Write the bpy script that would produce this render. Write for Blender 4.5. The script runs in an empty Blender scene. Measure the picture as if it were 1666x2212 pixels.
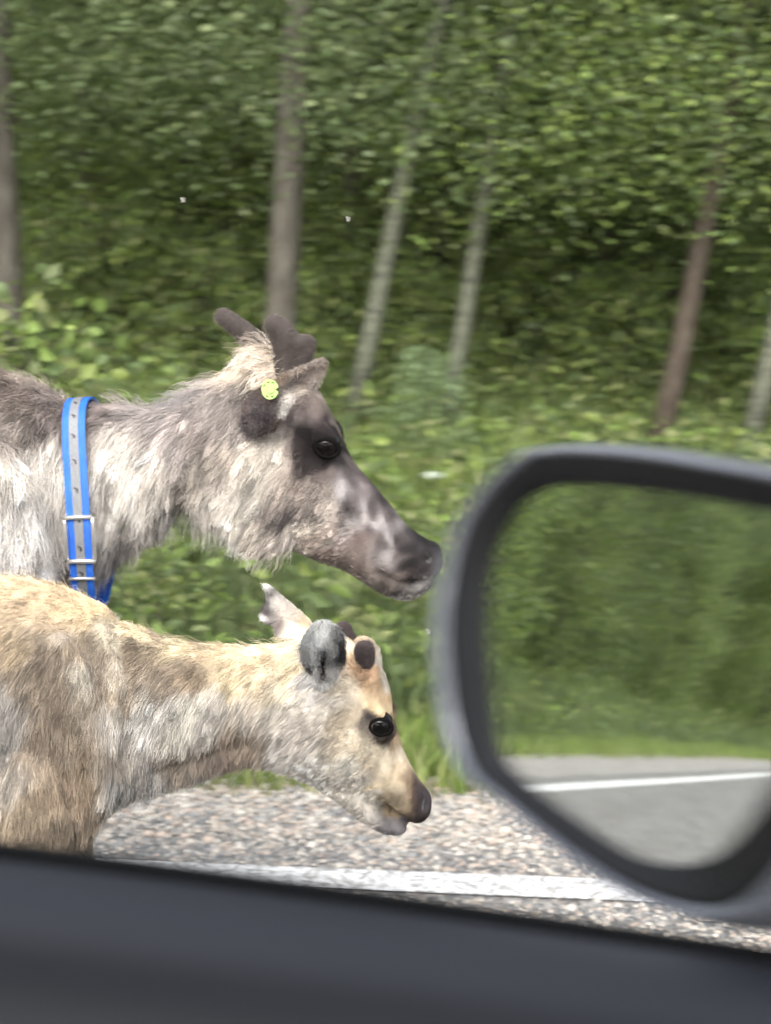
import bpy, math, random
import numpy as np
from mathutils import Vector, Matrix, noise
from mathutils.kdtree import KDTree
from mathutils.bvhtree import BVHTree
random.seed(7); rng = np.random.default_rng(7)
S = bpy.context.scene; COL = S.collection
R = math.radians
# ------------------------------------------------------------------ camera
F = 3254.0                      # focal length in 1666-px units
CX, CY = 833.0, 1106.0
CAMZ, PITCH, ROLL = 1.15, R(10.75), R(2.3)
cam = bpy.data.cameras.new('camera'); camo = bpy.data.objects.new('camera', cam); COL.objects.link(camo)
cam.sensor_fit = 'HORIZONTAL'; cam.sensor_width = 36; cam.lens = 36 * F / 1666
cam.clip_start = .02; cam.clip_end = 1000
camo.location = (0, 0, CAMZ)
CM = Matrix.Rotation(math.pi/2 - PITCH, 3, 'X') @ Matrix.Rotation(ROLL, 3, 'Z')
camo.rotation_euler = CM.to_euler()
cam.dof.use_dof = True; cam.dof.focus_distance = 1.70; cam.dof.aperture_fstop = 10; cam.dof.aperture_ratio = .34
S.camera = camo
# ------------------------------------------------------------------ light
w = bpy.data.worlds.new('World'); S.world = w; w.use_nodes = True
nt = w.node_tree; bg = nt.nodes['Background']
sky = nt.nodes.new('ShaderNodeTexSky'); sky.sky_type = 'NISHITA'; sky.sun_disc = False
SUN_EL, SUN_AZ = R(42), R(196)
sky.sun_elevation = SUN_EL; sky.sun_rotation = SUN_AZ; sky.dust_density = 3; sky.air_density = 1.0
hs = nt.nodes.new('ShaderNodeHueSaturation'); hs.inputs['Saturation'].default_value = .35
nt.links.new(sky.outputs[0], hs.inputs['Color']); nt.links.new(hs.outputs[0], bg.inputs[0]); bg.inputs[1].default_value = .15
sl = bpy.data.lights.new('sun', 'SUN'); sl.energy = .9; sl.angle = R(60); sl.color = (1, .97, .93)
so = bpy.data.objects.new('sun', sl); COL.objects.link(so)
sdir = Vector((math.sin(SUN_AZ)*math.cos(SUN_EL), math.cos(SUN_AZ)*math.cos(SUN_EL), math.sin(SUN_EL)))
so.rotation_euler = sdir.to_track_quat('Z', 'Y').to_euler()
S.view_settings.view_transform = 'Standard'; S.view_settings.look = 'None'
S.view_settings.exposure = 1.78; S.view_settings.gamma = 1
S.render.engine = 'CYCLES'; S.cycles.use_denoising = True; S.cycles.denoising_input_passes = 'RGB'
S.cycles.max_bounces = 6; S.cycles.transparent_max_bounces = 8
S.cycles_curves.shape = 'RIBBONS'
# ------------------------------------------------------------------ helpers
NPM = np.array(CM)
def ray(px, py):
    d = NPM @ np.array([(px-CX)/F, -(py-CY)/F, -1.0]); return d
def W(px, py, Y):
    d = ray(px, py); t = Y/d[1]; return np.array([d[0]*t, Y, CAMZ + d[2]*t])
def pix(P):
    P = np.atleast_2d(P); q = (P - np.array([0, 0, CAMZ])) @ NPM
    return CX + F*q[:, 0]/-q[:, 2], CY - F*q[:, 1]/-q[:, 2]
def s2l(c):
    c = np.asarray(c, float)/255; return np.where(c <= .04045, c/12.92, ((c+.055)/1.055)**2.4)
def tag(o, label=None, cat=None, group=None, kind=None):
    if label: o['label'] = label
    if cat: o['category'] = cat
    if group: o['group'] = group
    if kind: o['kind'] = kind
    return o
def link(name, data, parent=None, mat=None, keep=True):
    o = bpy.data.objects.new(name, data); COL.objects.link(o)
    if mat: data.materials.append(mat)
    if parent: 
        o.parent = parent
        if keep: o.matrix_parent_inverse = Matrix.Translation(parent.location).inverted()
    return o
def empty(name, loc): 
    o = bpy.data.objects.new(name, None); COL.objects.link(o); o.location = loc; o.empty_display_size = .05; return o
def npmesh(name, V, Fc, col=None, smooth=True):
    V = np.asarray(V, np.float32); me = bpy.data.meshes.new(name)
    if isinstance(Fc, np.ndarray):
        n, k = Fc.shape
        me.vertices.add(len(V)); me.vertices.foreach_set('co', V.ravel())
        me.loops.add(n*k); me.loops.foreach_set('vertex_index', Fc.astype(np.int32).ravel())
        me.polygons.add(n); me.polygons.foreach_set('loop_start', np.arange(0, n*k, k, dtype=np.int32))
        me.polygons.foreach_set('loop_total', np.full(n, k, np.int32))
        me.update(calc_edges=True)
    else:
        me.from_pydata(V.tolist(), [], Fc)
    me.validate()
    if smooth: me.polygons.foreach_set('use_smooth', np.ones(len(me.polygons), bool))
    if col is not None: setcol(me, col)
    return me
def setcol(me, col):
    a = me.color_attributes.get('Col') or me.color_attributes.new('Col', 'FLOAT_COLOR', 'POINT')
    c = np.ones((len(me.vertices), 4), np.float32); c[:, :3] = col; a.data.foreach_set('color', c.ravel())
def vnoise(P, f, seed=0):
    """cheap smooth 3-D value noise, vectorised, 0..1"""
    P = np.asarray(P)*f + seed*17.31; i = np.floor(P).astype(np.int64); u = P-i; u = u*u*(3-2*u); out = 0
    for a in (0, 1):
        for b in (0, 1):
            for c in (0, 1):
                h = (i[:, 0]+a)*374761393 + (i[:, 1]+b)*668265263 + (i[:, 2]+c)*2147483647
                h = (h ^ (h >> 13))*1274126177; h = (h ^ (h >> 16)) & 0xffff
                out = out + h/65535.0*(u[:, 0] if a else 1-u[:, 0])*(u[:, 1] if b else 1-u[:, 1])*(u[:, 2] if c else 1-u[:, 2])
    return out
# ------------------------------------------------------------------ materials
def mat(name, base=(.5, .5, .5), rough=.6, spec=.5, metal=0, attr=False):
    m = bpy.data.materials.new(name); m.use_nodes = True; t = m.node_tree; b = t.nodes['Principled BSDF']
    b.inputs['Base Color'].default_value = (*base, 1); b.inputs['Roughness'].default_value = rough
    b.inputs['Specular IOR Level'].default_value = spec; b.inputs['Metallic'].default_value = metal
    if attr:
        a = t.nodes.new('ShaderNodeAttribute'); a.attribute_name = 'Col'; t.links.new(a.outputs['Color'], b.inputs['Base Color'])
    return m
def N(m, typ, **kw):
    n = m.node_tree.nodes.new(typ)
    for k, v in kw.items():
        if k in n.inputs: n.inputs[k].default_value = v
        else: setattr(n, k, v)
    return n
def L(m, a, b): m.node_tree.links.new(a, b)
def bump(m, h, dist=.01, strength=.6):
    b = N(m, 'ShaderNodeBump'); b.inputs['Distance'].default_value = dist; b.inputs['Strength'].default_value = strength
    L(m, h, b.inputs['Height']); L(m, b.outputs[0], m.node_tree.nodes['Principled BSDF'].inputs['Normal'])
def ramp(m, fac, stops):
    r = N(m, 'ShaderNodeValToRGB'); e = r.color_ramp.elements
    while len(e) < len(stops): e.new(.5)
    for k, (p, c) in enumerate(stops): e[k].position = p; e[k].color = (*c, 1)
    L(m, fac, r.inputs[0]); return r.outputs[0]
def coord(m, scale=(1, 1, 1), kind='Object'):
    tc = N(m, 'ShaderNodeTexCoord'); mp = N(m, 'ShaderNodeMapping'); mp.inputs['Scale'].default_value = scale
    L(m, tc.outputs[kind], mp.inputs[0]); return mp.outputs[0]
def leafmat(name, rough=.55):
    m = mat(name, rough=rough, spec=.3, attr=True); t = m.node_tree; b = t.nodes['Principled BSDF']
    a = [n for n in t.nodes if n.type == 'ATTRIBUTE'][0]
    oi = N(m, 'ShaderNodeObjectInfo'); hsv = N(m, 'ShaderNodeHueSaturation')
    mr = N(m, 'ShaderNodeMapRange'); mr.inputs[3].default_value = .8; mr.inputs[4].default_value = 1.25
    L(m, oi.outputs['Random'], mr.inputs[0]); L(m, mr.outputs[0], hsv.inputs['Value']); L(m, a.outputs['Color'], hsv.inputs['Color'])
    L(m, hsv.outputs[0], b.inputs['Base Color'])
    tr = N(m, 'ShaderNodeBsdfTranslucent'); L(m, hsv.outputs[0], tr.inputs[0])
    mx = N(m, 'ShaderNodeMixShader'); mx.inputs[0].default_value = .5
    L(m, b.outputs[0], mx.inputs[1]); L(m, tr.outputs[0], mx.inputs[2])
    L(m, mx.outputs[0], t.nodes['Material Output'].inputs[0]); return m
M = {}
M['leaf'] = leafmat('leaf'); M['grass'] = leafmat('grass_blade')
m = M['pine_bark'] = mat('pine_bark', rough=.9, spec=.2); c = coord(m, (9, 9, 2.2))
v = N(m, 'ShaderNodeTexVoronoi', Scale=3.0); L(m, c, v.inputs['Vector']); n = N(m, 'ShaderNodeTexNoise', Scale=4.0, Detail=6.0); L(m, c, n.inputs['Vector'])
L(m, ramp(m, n.outputs[0], [(.3, (.055, .045, .038)), (.5, (.08, .072, .058)), (.7, (.125, .115, .095))]), m.node_tree.nodes['Principled BSDF'].inputs['Base Color']); bump(m, v.outputs[0], .03)
m = M['red_bark'] = mat('red_bark', rough=.9, spec=.2); c = coord(m, (9, 9, 3)); n = N(m, 'ShaderNodeTexNoise', Scale=4.0, Detail=6.0); L(m, c, n.inputs['Vector'])
L(m, ramp(m, n.outputs[0], [(.3, (.06, .04, .032)), (.5, (.075, .060, .047)), (.7, (.115, .093, .074))]), m.node_tree.nodes['Principled BSDF'].inputs['Base Color']); bump(m, n.outputs[0], .02)
m = M['birch_bark'] = mat('birch_bark', rough=.7, spec=.3); c = coord(m, (3, 3, 26)); n = N(m, 'ShaderNodeTexNoise', Scale=1.6, Detail=5.0); L(m, c, n.inputs['Vector'])
L(m, ramp(m, n.outputs[0], [(.36, (.07, .065, .055)), (.45, (.105, .11, .08)), (.7, (.155, .16, .115))]), m.node_tree.nodes['Principled BSDF'].inputs['Base Color']); bump(m, n.outputs[0], .006)
# ground
m = M['ground'] = mat('forest_floor', rough=.95, spec=.1); c = coord(m); n = N(m, 'ShaderNodeTexNoise', Scale=2.2, Detail=8.0); L(m, c, n.inputs['Vector'])
L(m, ramp(m, n.outputs[0], [(.3, (.05, .06, .025)), (.5, (.085, .105, .035)), (.7, (.13, .15, .05))]), m.node_tree.nodes['Principled BSDF'].inputs['Base Color'])
n2 = N(m, 'ShaderNodeTexNoise', Scale=30.0, Detail=5.0); L(m, c, n2.inputs['Vector']); bump(m, n2.outputs[0], .04)
def stonemat(name, scale, stops, dist, fine=1.0):
    m = mat(name, rough=.85, spec=.3); c = coord(m)
    v = N(m, 'ShaderNodeTexVoronoi', Scale=scale); L(m, c, v.inputs['Vector'])
    sep = N(m, 'ShaderNodeSeparateColor'); L(m, v.outputs['Color'], sep.inputs[0])
    col = ramp(m, sep.outputs[0], stops)
    n = N(m, 'ShaderNodeTexNoise', Scale=scale*.05, Detail=5.0); L(m, c, n.inputs['Vector'])
    mul = N(m, 'ShaderNodeMix', data_type='RGBA', blend_type='MULTIPLY'); mul.inputs[0].default_value = .55
    L(m, col, mul.inputs[6]); L(m, ramp(m, n.outputs[0], [(.3, (.55, .53, .5)), (.7, (1, 1, 1))]), mul.inputs[7])
    dk = N(m, 'ShaderNodeMix', data_type='RGBA', blend_type='MULTIPLY'); dk.inputs[0].default_value = .6*fine
    L(m, mul.outputs[2], dk.inputs[6]); L(m, ramp(m, v.outputs['Distance'], [(.25, (1, 1, 1)), (.75, (.25, .24, .23))]), dk.inputs[7])
    L(m, dk.outputs[2], m.node_tree.nodes['Principled BSDF'].inputs['Base Color'])
    inv = N(m, 'ShaderNodeMath', operation='SUBTRACT'); inv.inputs[0].default_value = 1; L(m, v.outputs['Distance'], inv.inputs[1])
    bump(m, inv.outputs[0], dist, .8); return m
M['asphalt'] = stonemat('worn_asphalt', 95, [(0, (.16, .165, .17)), (.35, (.25, .25, .245)), (.6, (.32, .305, .29)), (.85, (.40, .375, .35)), (1, (.28, .23, .205))], .006)
M['gravel'] = stonemat('gravel_bed', 120, [(0, (.32, .31, .30)), (.4, (.42, .40, .38)), (.8, (.5, .47, .43)), (1, (.42, .36, .33))], .006)
M['stone'] = mat('gravel_stone', rough=.95, spec=.3, attr=True)
m = M['paint'] = mat('worn_white_paint', rough=.7, spec=.3); c = coord(m); 
v = N(m, 'ShaderNodeTexVoronoi', Scale=95.0); L(m, c, v.inputs['Vector']); n = N(m, 'ShaderNodeTexNoise', Scale=75.0, Detail=3.0); L(m, c, n.inputs['Vector'])
L(m, ramp(m, n.outputs[0], [(.42, (.34, .33, .31)), (.49, (.64, .635, .62)), (.8, (.72, .715, .70))]), m.node_tree.nodes['Principled BSDF'].inputs['Base Color'])
inv = N(m, 'ShaderNodeMath', operation='SUBTRACT'); inv.inputs[0].default_value = 1; L(m, v.outputs['Distance'], inv.inputs[1]); bump(m, inv.outputs[0], .005, .8)
# animal
M['skin'] = mat('short_coat', rough=.85, spec=.15, attr=True)
n = N(M['skin'], 'ShaderNodeTexNoise', Scale=220.0, Detail=3.0); L(M['skin'], coord(M['skin']), n.inputs['Vector']); bump(M['skin'], n.outputs[0], .002, .5)
M['fur'] = mat('fur_strand', rough=.6, spec=.25, attr=True)
M['velvet'] = mat('antler_velvet', rough=.9, spec=.1, attr=True)
n = N(M['velvet'], 'ShaderNodeTexNoise', Scale=260.0, Detail=3.0); L(M['velvet'], coord(M['velvet']), n.inputs['Vector']); bump(M['velvet'], n.outputs[0], .002, .6)
M['eye'] = mat('wet_eye', (.004, .003, .003), .1, .2); M['lid'] = mat('eyelid_skin', (.006, .005, .005), .85, .05)
M['hoof'] = mat('hoof_horn', (.03, .027, .025), .5); M['nostril'] = mat('nostril_skin', (.01, .009, .009), .5)
M['tag'] = mat('lime_tag_plastic', (.36, .55, .16), .4); M['tag_ink'] = mat('tag_print', (.05, .10, .03), .6)
m = M['blue'] = mat('blue_webbing', (.012, .13, .66), .55, .4); n = N(m, 'ShaderNodeTexNoise', Scale=55.0, Detail=5.0); L(m, coord(m), n.inputs['Vector']); L(m, ramp(m, n.outputs[0], [(.35, (.012, .10, .48)), (.6, (.014, .12, .56)), (.78, (.07, .17, .46))]), m.node_tree.nodes['Principled BSDF'].inputs['Base Color']); wv = N(m, 'ShaderNodeTexWave', Scale=260.0); wv.bands_direction = 'Z'; L(m, coord(m), wv.inputs['Vector']); bump(m, wv.outputs[0], .0006, .4)
m = M['grey_band'] = mat('reflective_band', (.17, .175, .18), .45, .5); wv = N(m, 'ShaderNodeTexWave', Scale=300.0); wv.bands_direction = 'Z'; L(m, coord(m), wv.inputs['Vector']); bump(m, wv.outputs[0], .0005, .4)
M['mark'] = mat('dark_print', (.02, .02, .025), .6); M['steel'] = mat('buckle_steel', (.72, .69, .64), .3, .5, .85)
M['insect'] = mat('midge_body', (.28, .27, .24), .6)
# car
m = M['trim'] = mat('dark_grey_door_plastic', (.029, .031, .038), .48, .5); n = N(m, 'ShaderNodeTexNoise', Scale=900.0, Detail=2.0); L(m, coord(m), n.inputs['Vector']); bump(m, n.outputs[0], .0004, .35)
M['seal'] = mat('black_rubber', (.004, .004, .0045), .75, .25)
M['house'] = mat('grey_mirror_housing', (.27, .28, .32), .32, .5, .3); M['house'].node_tree.nodes['Principled BSDF'].inputs['Coat Weight'].default_value = .4
M['bezel'] = mat('black_bezel_plastic', (.006, .006, .007), .5, .4)
M['mirror'] = mat('mirror_silver', (.72, .75, .73), .01, .5, 1)
# ------------------------------------------------------------------ terrain and road
YE, RAD, XB = 2.47, 25.0, -13.0       # outer road edge: straight at y=YE, bends away behind the car
def dist(x, y):
    x = np.asarray(x, float); y = np.asarray(y, float); cy = YE-RAD
    dd = np.where(x > XB, y-YE, np.hypot(x-XB, np.maximum(y-cy, 0))-RAD)
    return dd
def gz(x, y):
    d = dist(x, y); P = np.stack([np.ravel(x), np.ravel(y), 0*np.ravel(x)], 1)
    nz = (vnoise(P, .7, 3)-.5)*.16 + (vnoise(P, 2.3, 5)-.5)*.06
    base = np.interp(d, [-1e3, -7, -6.4, .5, .62, 1.3, 2.4, 5, 9, 30, 60, 400], [.2, -.05, -.012, -.012, -.03, -.14, -.06, .06, .5, 9.5, 14, 20])
    k = np.interp(d, [-8, -6.6, .52, 1.2], [1, 0, 0, 1]); return base + nz.reshape(np.shape(d))*k
def road_pt(s, off):
    """s along the outer edge (0 at x=XB, + behind the car round the bend), off outward"""
    if s <= 0: return (XB - s, YE+off)
    a = s/RAD
    if a > math.pi/2: return (XB-RAD-off, YE-RAD-(s-RAD*math.pi/2))
    return (XB-(RAD+off)*math.sin(a), YE-RAD+(RAD+off)*math.cos(a))
def strip(name, o0, o1, z, material, s0=-60, s1=45, jag=0, **kw):
    ss = np.concatenate([np.arange(s0, -6, 2.0), np.arange(-6, 0, .05 if jag else 1.0), np.arange(0, RAD*math.pi/2+.2, .35), np.arange(RAD*math.pi/2+.5, s1, 3)])
    V = []; nn = 1 if not jag else 1
    for s in ss:
        j = (random.random()-.5)*jag; V.append((*road_pt(s, o0), z)); V.append((*road_pt(s, o1+j), z))
    Fc = [(2*i, 2*i+1, 2*i+3, 2*i+2) for i in range(len(ss)-1)]
    o = link(name, npmesh(name, V, Fc, smooth=False), mat=material); return tag(o, kind='structure', **kw)
gx = np.concatenate([np.linspace(-220, -22, 16), np.arange(-21, 14, .3), np.linspace(15, 220, 16)])
gy = np.concatenate([np.linspace(-220, -14, 14), np.arange(-13, 2.6, .5), np.arange(2.62, 15, .2), np.linspace(16, 240, 24)])
X, Y = np.meshgrid(gx, gy); Z = gz(X, Y); nx, ny = len(gx), len(gy)
idx = np.arange(nx*ny).reshape(ny, nx)
Q = np.stack([idx[:-1, :-1], idx[:-1, 1:], idx[1:, 1:], idx[1:, :-1]], -1).reshape(-1, 4)
tag(link('ground', npmesh('ground', np.stack([X.ravel(), Y.ravel(), Z.ravel()], 1), Q), mat=M['ground']), kind='structure')
strip('gravel_shoulder', .10, .54, -.004, M['gravel'], jag=.05)
strip('road', -6.4, .19, 0, M['asphalt'], jag=.035)
strip('edge_line', .004, .09, .004, M['paint'], jag=.008)
strip('far_edge_line', -6.2, -6.1, .004, M['paint'])
# ---- gravel stones (nobody could count them)
def ico():
    t = (1+5**.5)/2; V = np.array([(-1, t, 0), (1, t, 0), (-1, -t, 0), (1, -t, 0), (0, -1, t), (0, 1, t), (0, -1, -t), (0, 1, -t), (t, 0, -1), (t, 0, 1), (-t, 0, -1), (-t, 0, 1)], float)
    V /= np.linalg.norm(V[0]); Fc = np.array([(0, 11, 5), (0, 5, 1), (0, 1, 7), (0, 7, 10), (0, 10, 11), (1, 5, 9), (5, 11, 4), (11, 10, 2), (10, 7, 6), (7, 1, 8), (3, 9, 4), (3, 4, 2), (3, 2, 6), (3, 6, 8), (3, 8, 9), (4, 9, 5), (2, 4, 11), (6, 2, 10), (8, 6, 7), (9, 8, 1)])
    return V, Fc
def stones(name, pts, sz, cols, label):
    V0, F0 = ico(); n = len(pts); P = V0[None]*(1+rng.uniform(-.28, .28, (n, 12, 1)))
    sc = sz[:, None, None]*np.stack([rng.uniform(.8, 1.4, n), rng.uniform(.8, 1.3, n), rng.uniform(.45, .8, n)], 1)[:, None]
    P = P*sc; a = rng.uniform(0, 6.28, n); c, s = np.cos(a)[:, None], np.sin(a)[:, None]
    P = np.stack([P[..., 0]*c-P[..., 1]*s, P[..., 0]*s+P[..., 1]*c, P[..., 2]], -1) + pts[:, None]
    Fc = (F0[None]+(np.arange(n)*12)[:, None, None]).reshape(-1, 3)
    o = link(name, npmesh(name, P.reshape(-1, 3), Fc, np.repeat(cols, 12, 0), smooth=False), mat=M['stone'])
    return tag(o, label, 'gravel', kind='stuff')
n = 42000; x = rng.uniform(-2.2, 2.6, n); y = YE+.17+rng.power(1.3, n)*.40; z = rng.uniform(-.006, .002, n)
pal = s2l([(210, 205, 198), (188, 185, 181), (228, 222, 214), (206, 190, 179), (168, 169, 170), (208, 199, 188), (146, 147, 149)])*.74*np.array([1.03, 1.0, .94])
cols = pal[rng.integers(0, 7, n)]*rng.uniform(.75, 1.15, (n, 1))
stones('loose_gravel', np.stack([x, y, z], 1), rng.gamma(3.0, .0010, n)+.0022, cols, 'loose pinkish grey gravel strewn between road edge and grass verge')
n = 34000; x = rng.uniform(-1.9, 2.4, n); y = rng.uniform(YE-.9, YE+.2, n); k = (y < YE-.002) | (y > YE+.10) | (rng.random(n) < .12); x, y = x[k], y[k]; n = len(x)
cols = pal[rng.integers(0, 7, n)]*rng.uniform(.75, 1.1, (n, 1))
stones('asphalt_chippings', np.stack([x, y, np.full(n, .0)], 1), rng.gamma(4, .0007, n)+.0018, cols, 'exposed stone chippings standing out of the worn asphalt beside the white line')
# ---- grass and herbs
def leaves(C, Ls, Wd, tint, up=.35, fine=True):
    n = len(C); a = rng.uniform(0, 6.28, n); el = rng.normal(0, up, n)
    D = np.stack([np.cos(a)*np.cos(el), np.sin(a)*np.cos(el), np.sin(el)], 1)
    r = rng.normal(size=(n, 3)); r[:, 2] *= .5; Sd = np.cross(D, r); Sd /= np.linalg.norm(Sd, axis=1)[:, None]
    Nn = np.cross(D, Sd); Ls = Ls[:, None]; Wd = Wd[:, None]
    if fine:
        V = np.stack([C-D*Ls*.5, C-D*Ls*.12+Sd*Wd*.5+Nn*Wd*.16, C+D*Ls*.22+Sd*Wd*.36+Nn*Wd*.1, C+D*Ls*.5-Nn*Ls*.06, C+D*Ls*.22-Sd*Wd*.36+Nn*Wd*.1, C-D*Ls*.12-Sd*Wd*.5+Nn*Wd*.16], 1)
        Fc = (np.arange(n)*6)[:, None, None]+np.array([(0, 1, 2), (0, 2, 3), (0, 3, 4), (0, 4, 5)])[None]; return V.reshape(-1, 3), Fc.reshape(-1, 3), np.repeat(tint, 6, 0)
    V = np.stack([C-D*Ls*.5, C+Sd*Wd*.5+Nn*Wd*.18, C+D*Ls*.5, C-Sd*Wd*.5+Nn*Wd*.18], 1)
    Fc = np.arange(n*4).reshape(n, 4)[:, [0, 1, 2, 0, 2, 3]].reshape(-1, 3)
    return V.reshape(-1, 3), Fc, np.repeat(tint, 4, 0)
def blades(x, y, h, wd, tint, lean=.35):
    n = len(x); z = gz(x, y); a = rng.uniform(0, 6.28, n); b = rng.uniform(0, 6.28, n); ln = rng.uniform(.1, 1, n)*lean*h
    base = np.stack([x, y, z-.01], 1); s = np.stack([np.cos(b), np.sin(b), 0*b], 1)*wd[:, None]; d = np.stack([np.cos(a), np.sin(a), 0*a], 1)
    mid = base+d*(ln*.35)[:, None]; mid[:, 2] += h*.6; tip = base+d*(ln*1.3)[:, None]; tip[:, 2] += h
    V = np.stack([base-s*.5, base+s*.5, mid+s*.4, mid-s*.4, tip], 1); o = (np.arange(n)*5)[:, None]
    Fc = np.concatenate([o+[0, 1, 2], o+[0, 2, 3], o+[3, 2, 4]]); return V.reshape(-1, 3), Fc, np.repeat(tint, 5, 0)
def bend(sv, d):
    a = np.maximum(sv, 0)/RAD; return np.where(sv <= 0, XB-sv, XB-(RAD+d)*np.sin(a)), np.where(sv <= 0, YE+d, YE-RAD+(RAD+d)*np.cos(a))
def scatter(n, d0, d1, front=.72, pw=1.0):
    d = d0+(d1-d0)*rng.random(n)**pw; k = rng.random(n) < front
    xs = np.where(k, rng.uniform(-3.6, 3.6, n)*(1+d/9), 0); ys = YE+d
    sx, sy = bend(rng.uniform(-9.5, 12, n), d); return np.where(k, xs, sx), np.where(k, ys, sy), d
def greens(n, pal, v=.25):
    pal = np.array(pal); pal = (pal*.84+pal.mean(1, keepdims=True)*.16)*1.0; return pal[rng.integers(0, len(pal), n)]*np.exp(rng.normal(0, v, (n, 1)))
G_LIME = [(.22, .32, .06), (.28, .36, .07), (.19, .27, .06), (.31, .34, .12)]
G_DARK = [(.125, .17, .065), (.135, .18, .07), (.13, .165, .075)]
G_MID = [(.155, .215, .07), (.14, .20, .07), (.19, .23, .085)]
def joinparts(parts):
    V = []; Fc = []; Cc = []; o = 0
    for a, b, c in parts: V.append(a); Fc.append(b+o); Cc.append(c); o += len(a)
    return np.concatenate(V), np.concatenate(Fc), np.concatenate(Cc)
parts = []
for n, d0, d1, h0, h1, pal in ((26000, .46, .95, .04, .16, G_LIME), (5000, .42, .60, .02, .07, [(.34, .31, .17), (.26, .26, .10), (.40, .36, .22)]), (26000, .8, 2.6, .12, .34, G_DARK+G_MID), (42000, 2.2, 6.2, .1, .3, G_LIME+G_MID), (12000, 5.5, 9, .1, .3, G_MID+G_DARK)):  # ditch band: taller grass, darker greens also paint in the ditch shadow
    x, y, d = scatter(n, d0, d1); h = rng.uniform(h0, h1, n)
    parts.append(blades(x, y, h, rng.uniform(.004, .009, n)*(1+d*.25), greens(n, pal)))
V, Fc, Cc = joinparts(parts)
tag(link('verge_grass', npmesh('verge_grass', V, Fc, Cc), mat=M['grass']), 'fresh green grass covering the verge between gravel and forest', 'grass', kind='stuff')
parts = []
for n, d0, d1, h, sz, pal in ((1500, .8, 2.8, .30, .055, G_MID+G_LIME), (2400, 2.4, 6.5, .35, .06, G_LIME+G_MID), (1500, 5.5, 10, .5, .065, G_MID+G_DARK)):
    x, y, d = scatter(n, d0, d1); z = gz(x, y)
    for j in range(12):
        C = np.stack([x+rng.normal(0, .07, n), y+rng.normal(0, .07, n), z+rng.uniform(.05, h, n)], 1)
        s = sz*rng.uniform(.6, 1.4, n); parts.append(leaves(C, s, s*.5, greens(n, pal)))
V, Fc, Cc = joinparts(parts)
tag(link('verge_undergrowth', npmesh('verge_undergrowth', V, Fc, Cc), mat=M['leaf']), 'leafy herbs and low undergrowth filling the verge below the forest edge', 'undergrowth', kind='stuff')
# ---- tubes
def tube(P, rad, k=12, cap=True):
    P = np.asarray(P, float); V = []; n = len(P); Fc = []
    T = np.gradient(P, axis=0); T /= np.linalg.norm(T, axis=1)[:, None]+1e-9
    ref = np.array([0, 1, 0.]) if abs(T[0][1]) < .9 else np.array([1., 0, 0])
    for i in range(n):
        u = np.cross(T[i], ref); u /= np.linalg.norm(u); v = np.cross(T[i], u); r = rad[i] if hasattr(rad, '__len__') else rad
        ru, rv = r if hasattr(r, '__len__') else (r, r)
        for j in range(k):
            a = 2*math.pi*j/k; V.append(P[i]+u*math.cos(a)*ru+v*math.sin(a)*rv)
    for i in range(n-1):
        for j in range(k): Fc.append((i*k+j, i*k+(j+1) % k, (i+1)*k+(j+1) % k, (i+1)*k+j))
    if cap: Fc.append(tuple(range(k))[::-1]); Fc.append(tuple(range((n-1)*k, n*k)))
    return V, Fc
def merge(lst):
    V = []; Fc = []
    for v, f in lst:
        o = len(V); V += [tuple(p) for p in v]; Fc += [tuple(i+o for i in q) for q in f]
    return V, Fc
# ---- forest
def sapling_proto(h, n_cl, per, spread, pal, lsz):
    stem = tube([(0, 0, -.1), (.02, .01, h*.3), (-.02, .03, h*.65), (.03, 0, h)], [.028*h/3, .022*h/3, .015*h/3, .004], 8)
    br = [stem]; Cs = []
    for i in range(n_cl):
        t = random.uniform(.08, 1); a = random.uniform(0, 6.28); r = spread*(math.sin(math.pi*min(1, t*.8+.15)))**.7*random.uniform(.35, 1)
        c = np.array([math.cos(a)*r, math.sin(a)*r, h*t]); Cs.append(c)
        if i % 3 == 0:
            b = np.array([0, 0, max(.1, h*t-.35*r-.1)]); br.append(tube([b, (b+c)/2+[0, 0, .05], c], [.008, .005, .002], 5, False))
    Cs = np.repeat(np.array(Cs), per, 0); n = len(Cs); Pp = Cs+rng.normal(0, .13, (n, 3))*[1, 1, .7]
    tint = greens(n, pal, .2); s = lsz*rng.uniform(.6, 1.35, n)
    V, Fc, Cc = leaves(Pp, s, s*.68, tint, .5); Bv, Bf = merge(br)
    return npmesh('crown', V, Fc, Cc), npmesh('trunk', Bv, Bf)
protos = [sapling_proto(3.2, 95, 110, .75, G_MID+G_LIME[:2], .036), sapling_proto(2.5, 85, 110, .7, G_MID+G_LIME, .036), sapling_proto(3.9, 105, 110, .9, G_MID+G_DARK+G_LIME[:1], .04), sapling_proto(1.1, 32, 50, .45, G_LIME+G_MID, .06)]
for cr, st in protos: cr.materials.append(M['leaf']); st.materials.append(M['pine_bark'])
def sapling(x, y, p, sc, name, label, cat, group):
    t = empty(name, (x, y, float(gz(np.array([x]), np.array([y]))[0]))); tag(t, label, cat, group)
    t.rotation_euler = (0, 0, random.uniform(0, 6.28)); t.scale = (sc, sc, sc*random.uniform(.9, 1.1))
    link('crown', protos[p][0], t, keep=False); link('trunk', protos[p][1], t, keep=False)
ROWS = ['front row', 'second row', 'third row', 'back row']
COLS = ['at the far left', 'above the adult back', 'above the adult neck', 'left of the antlers', 'right behind the antlers', 'beside the leaning birches', 'in the middle of the photo', 'above the left corner of the mirror', 'above the middle of the mirror', 'at the far right']
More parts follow.
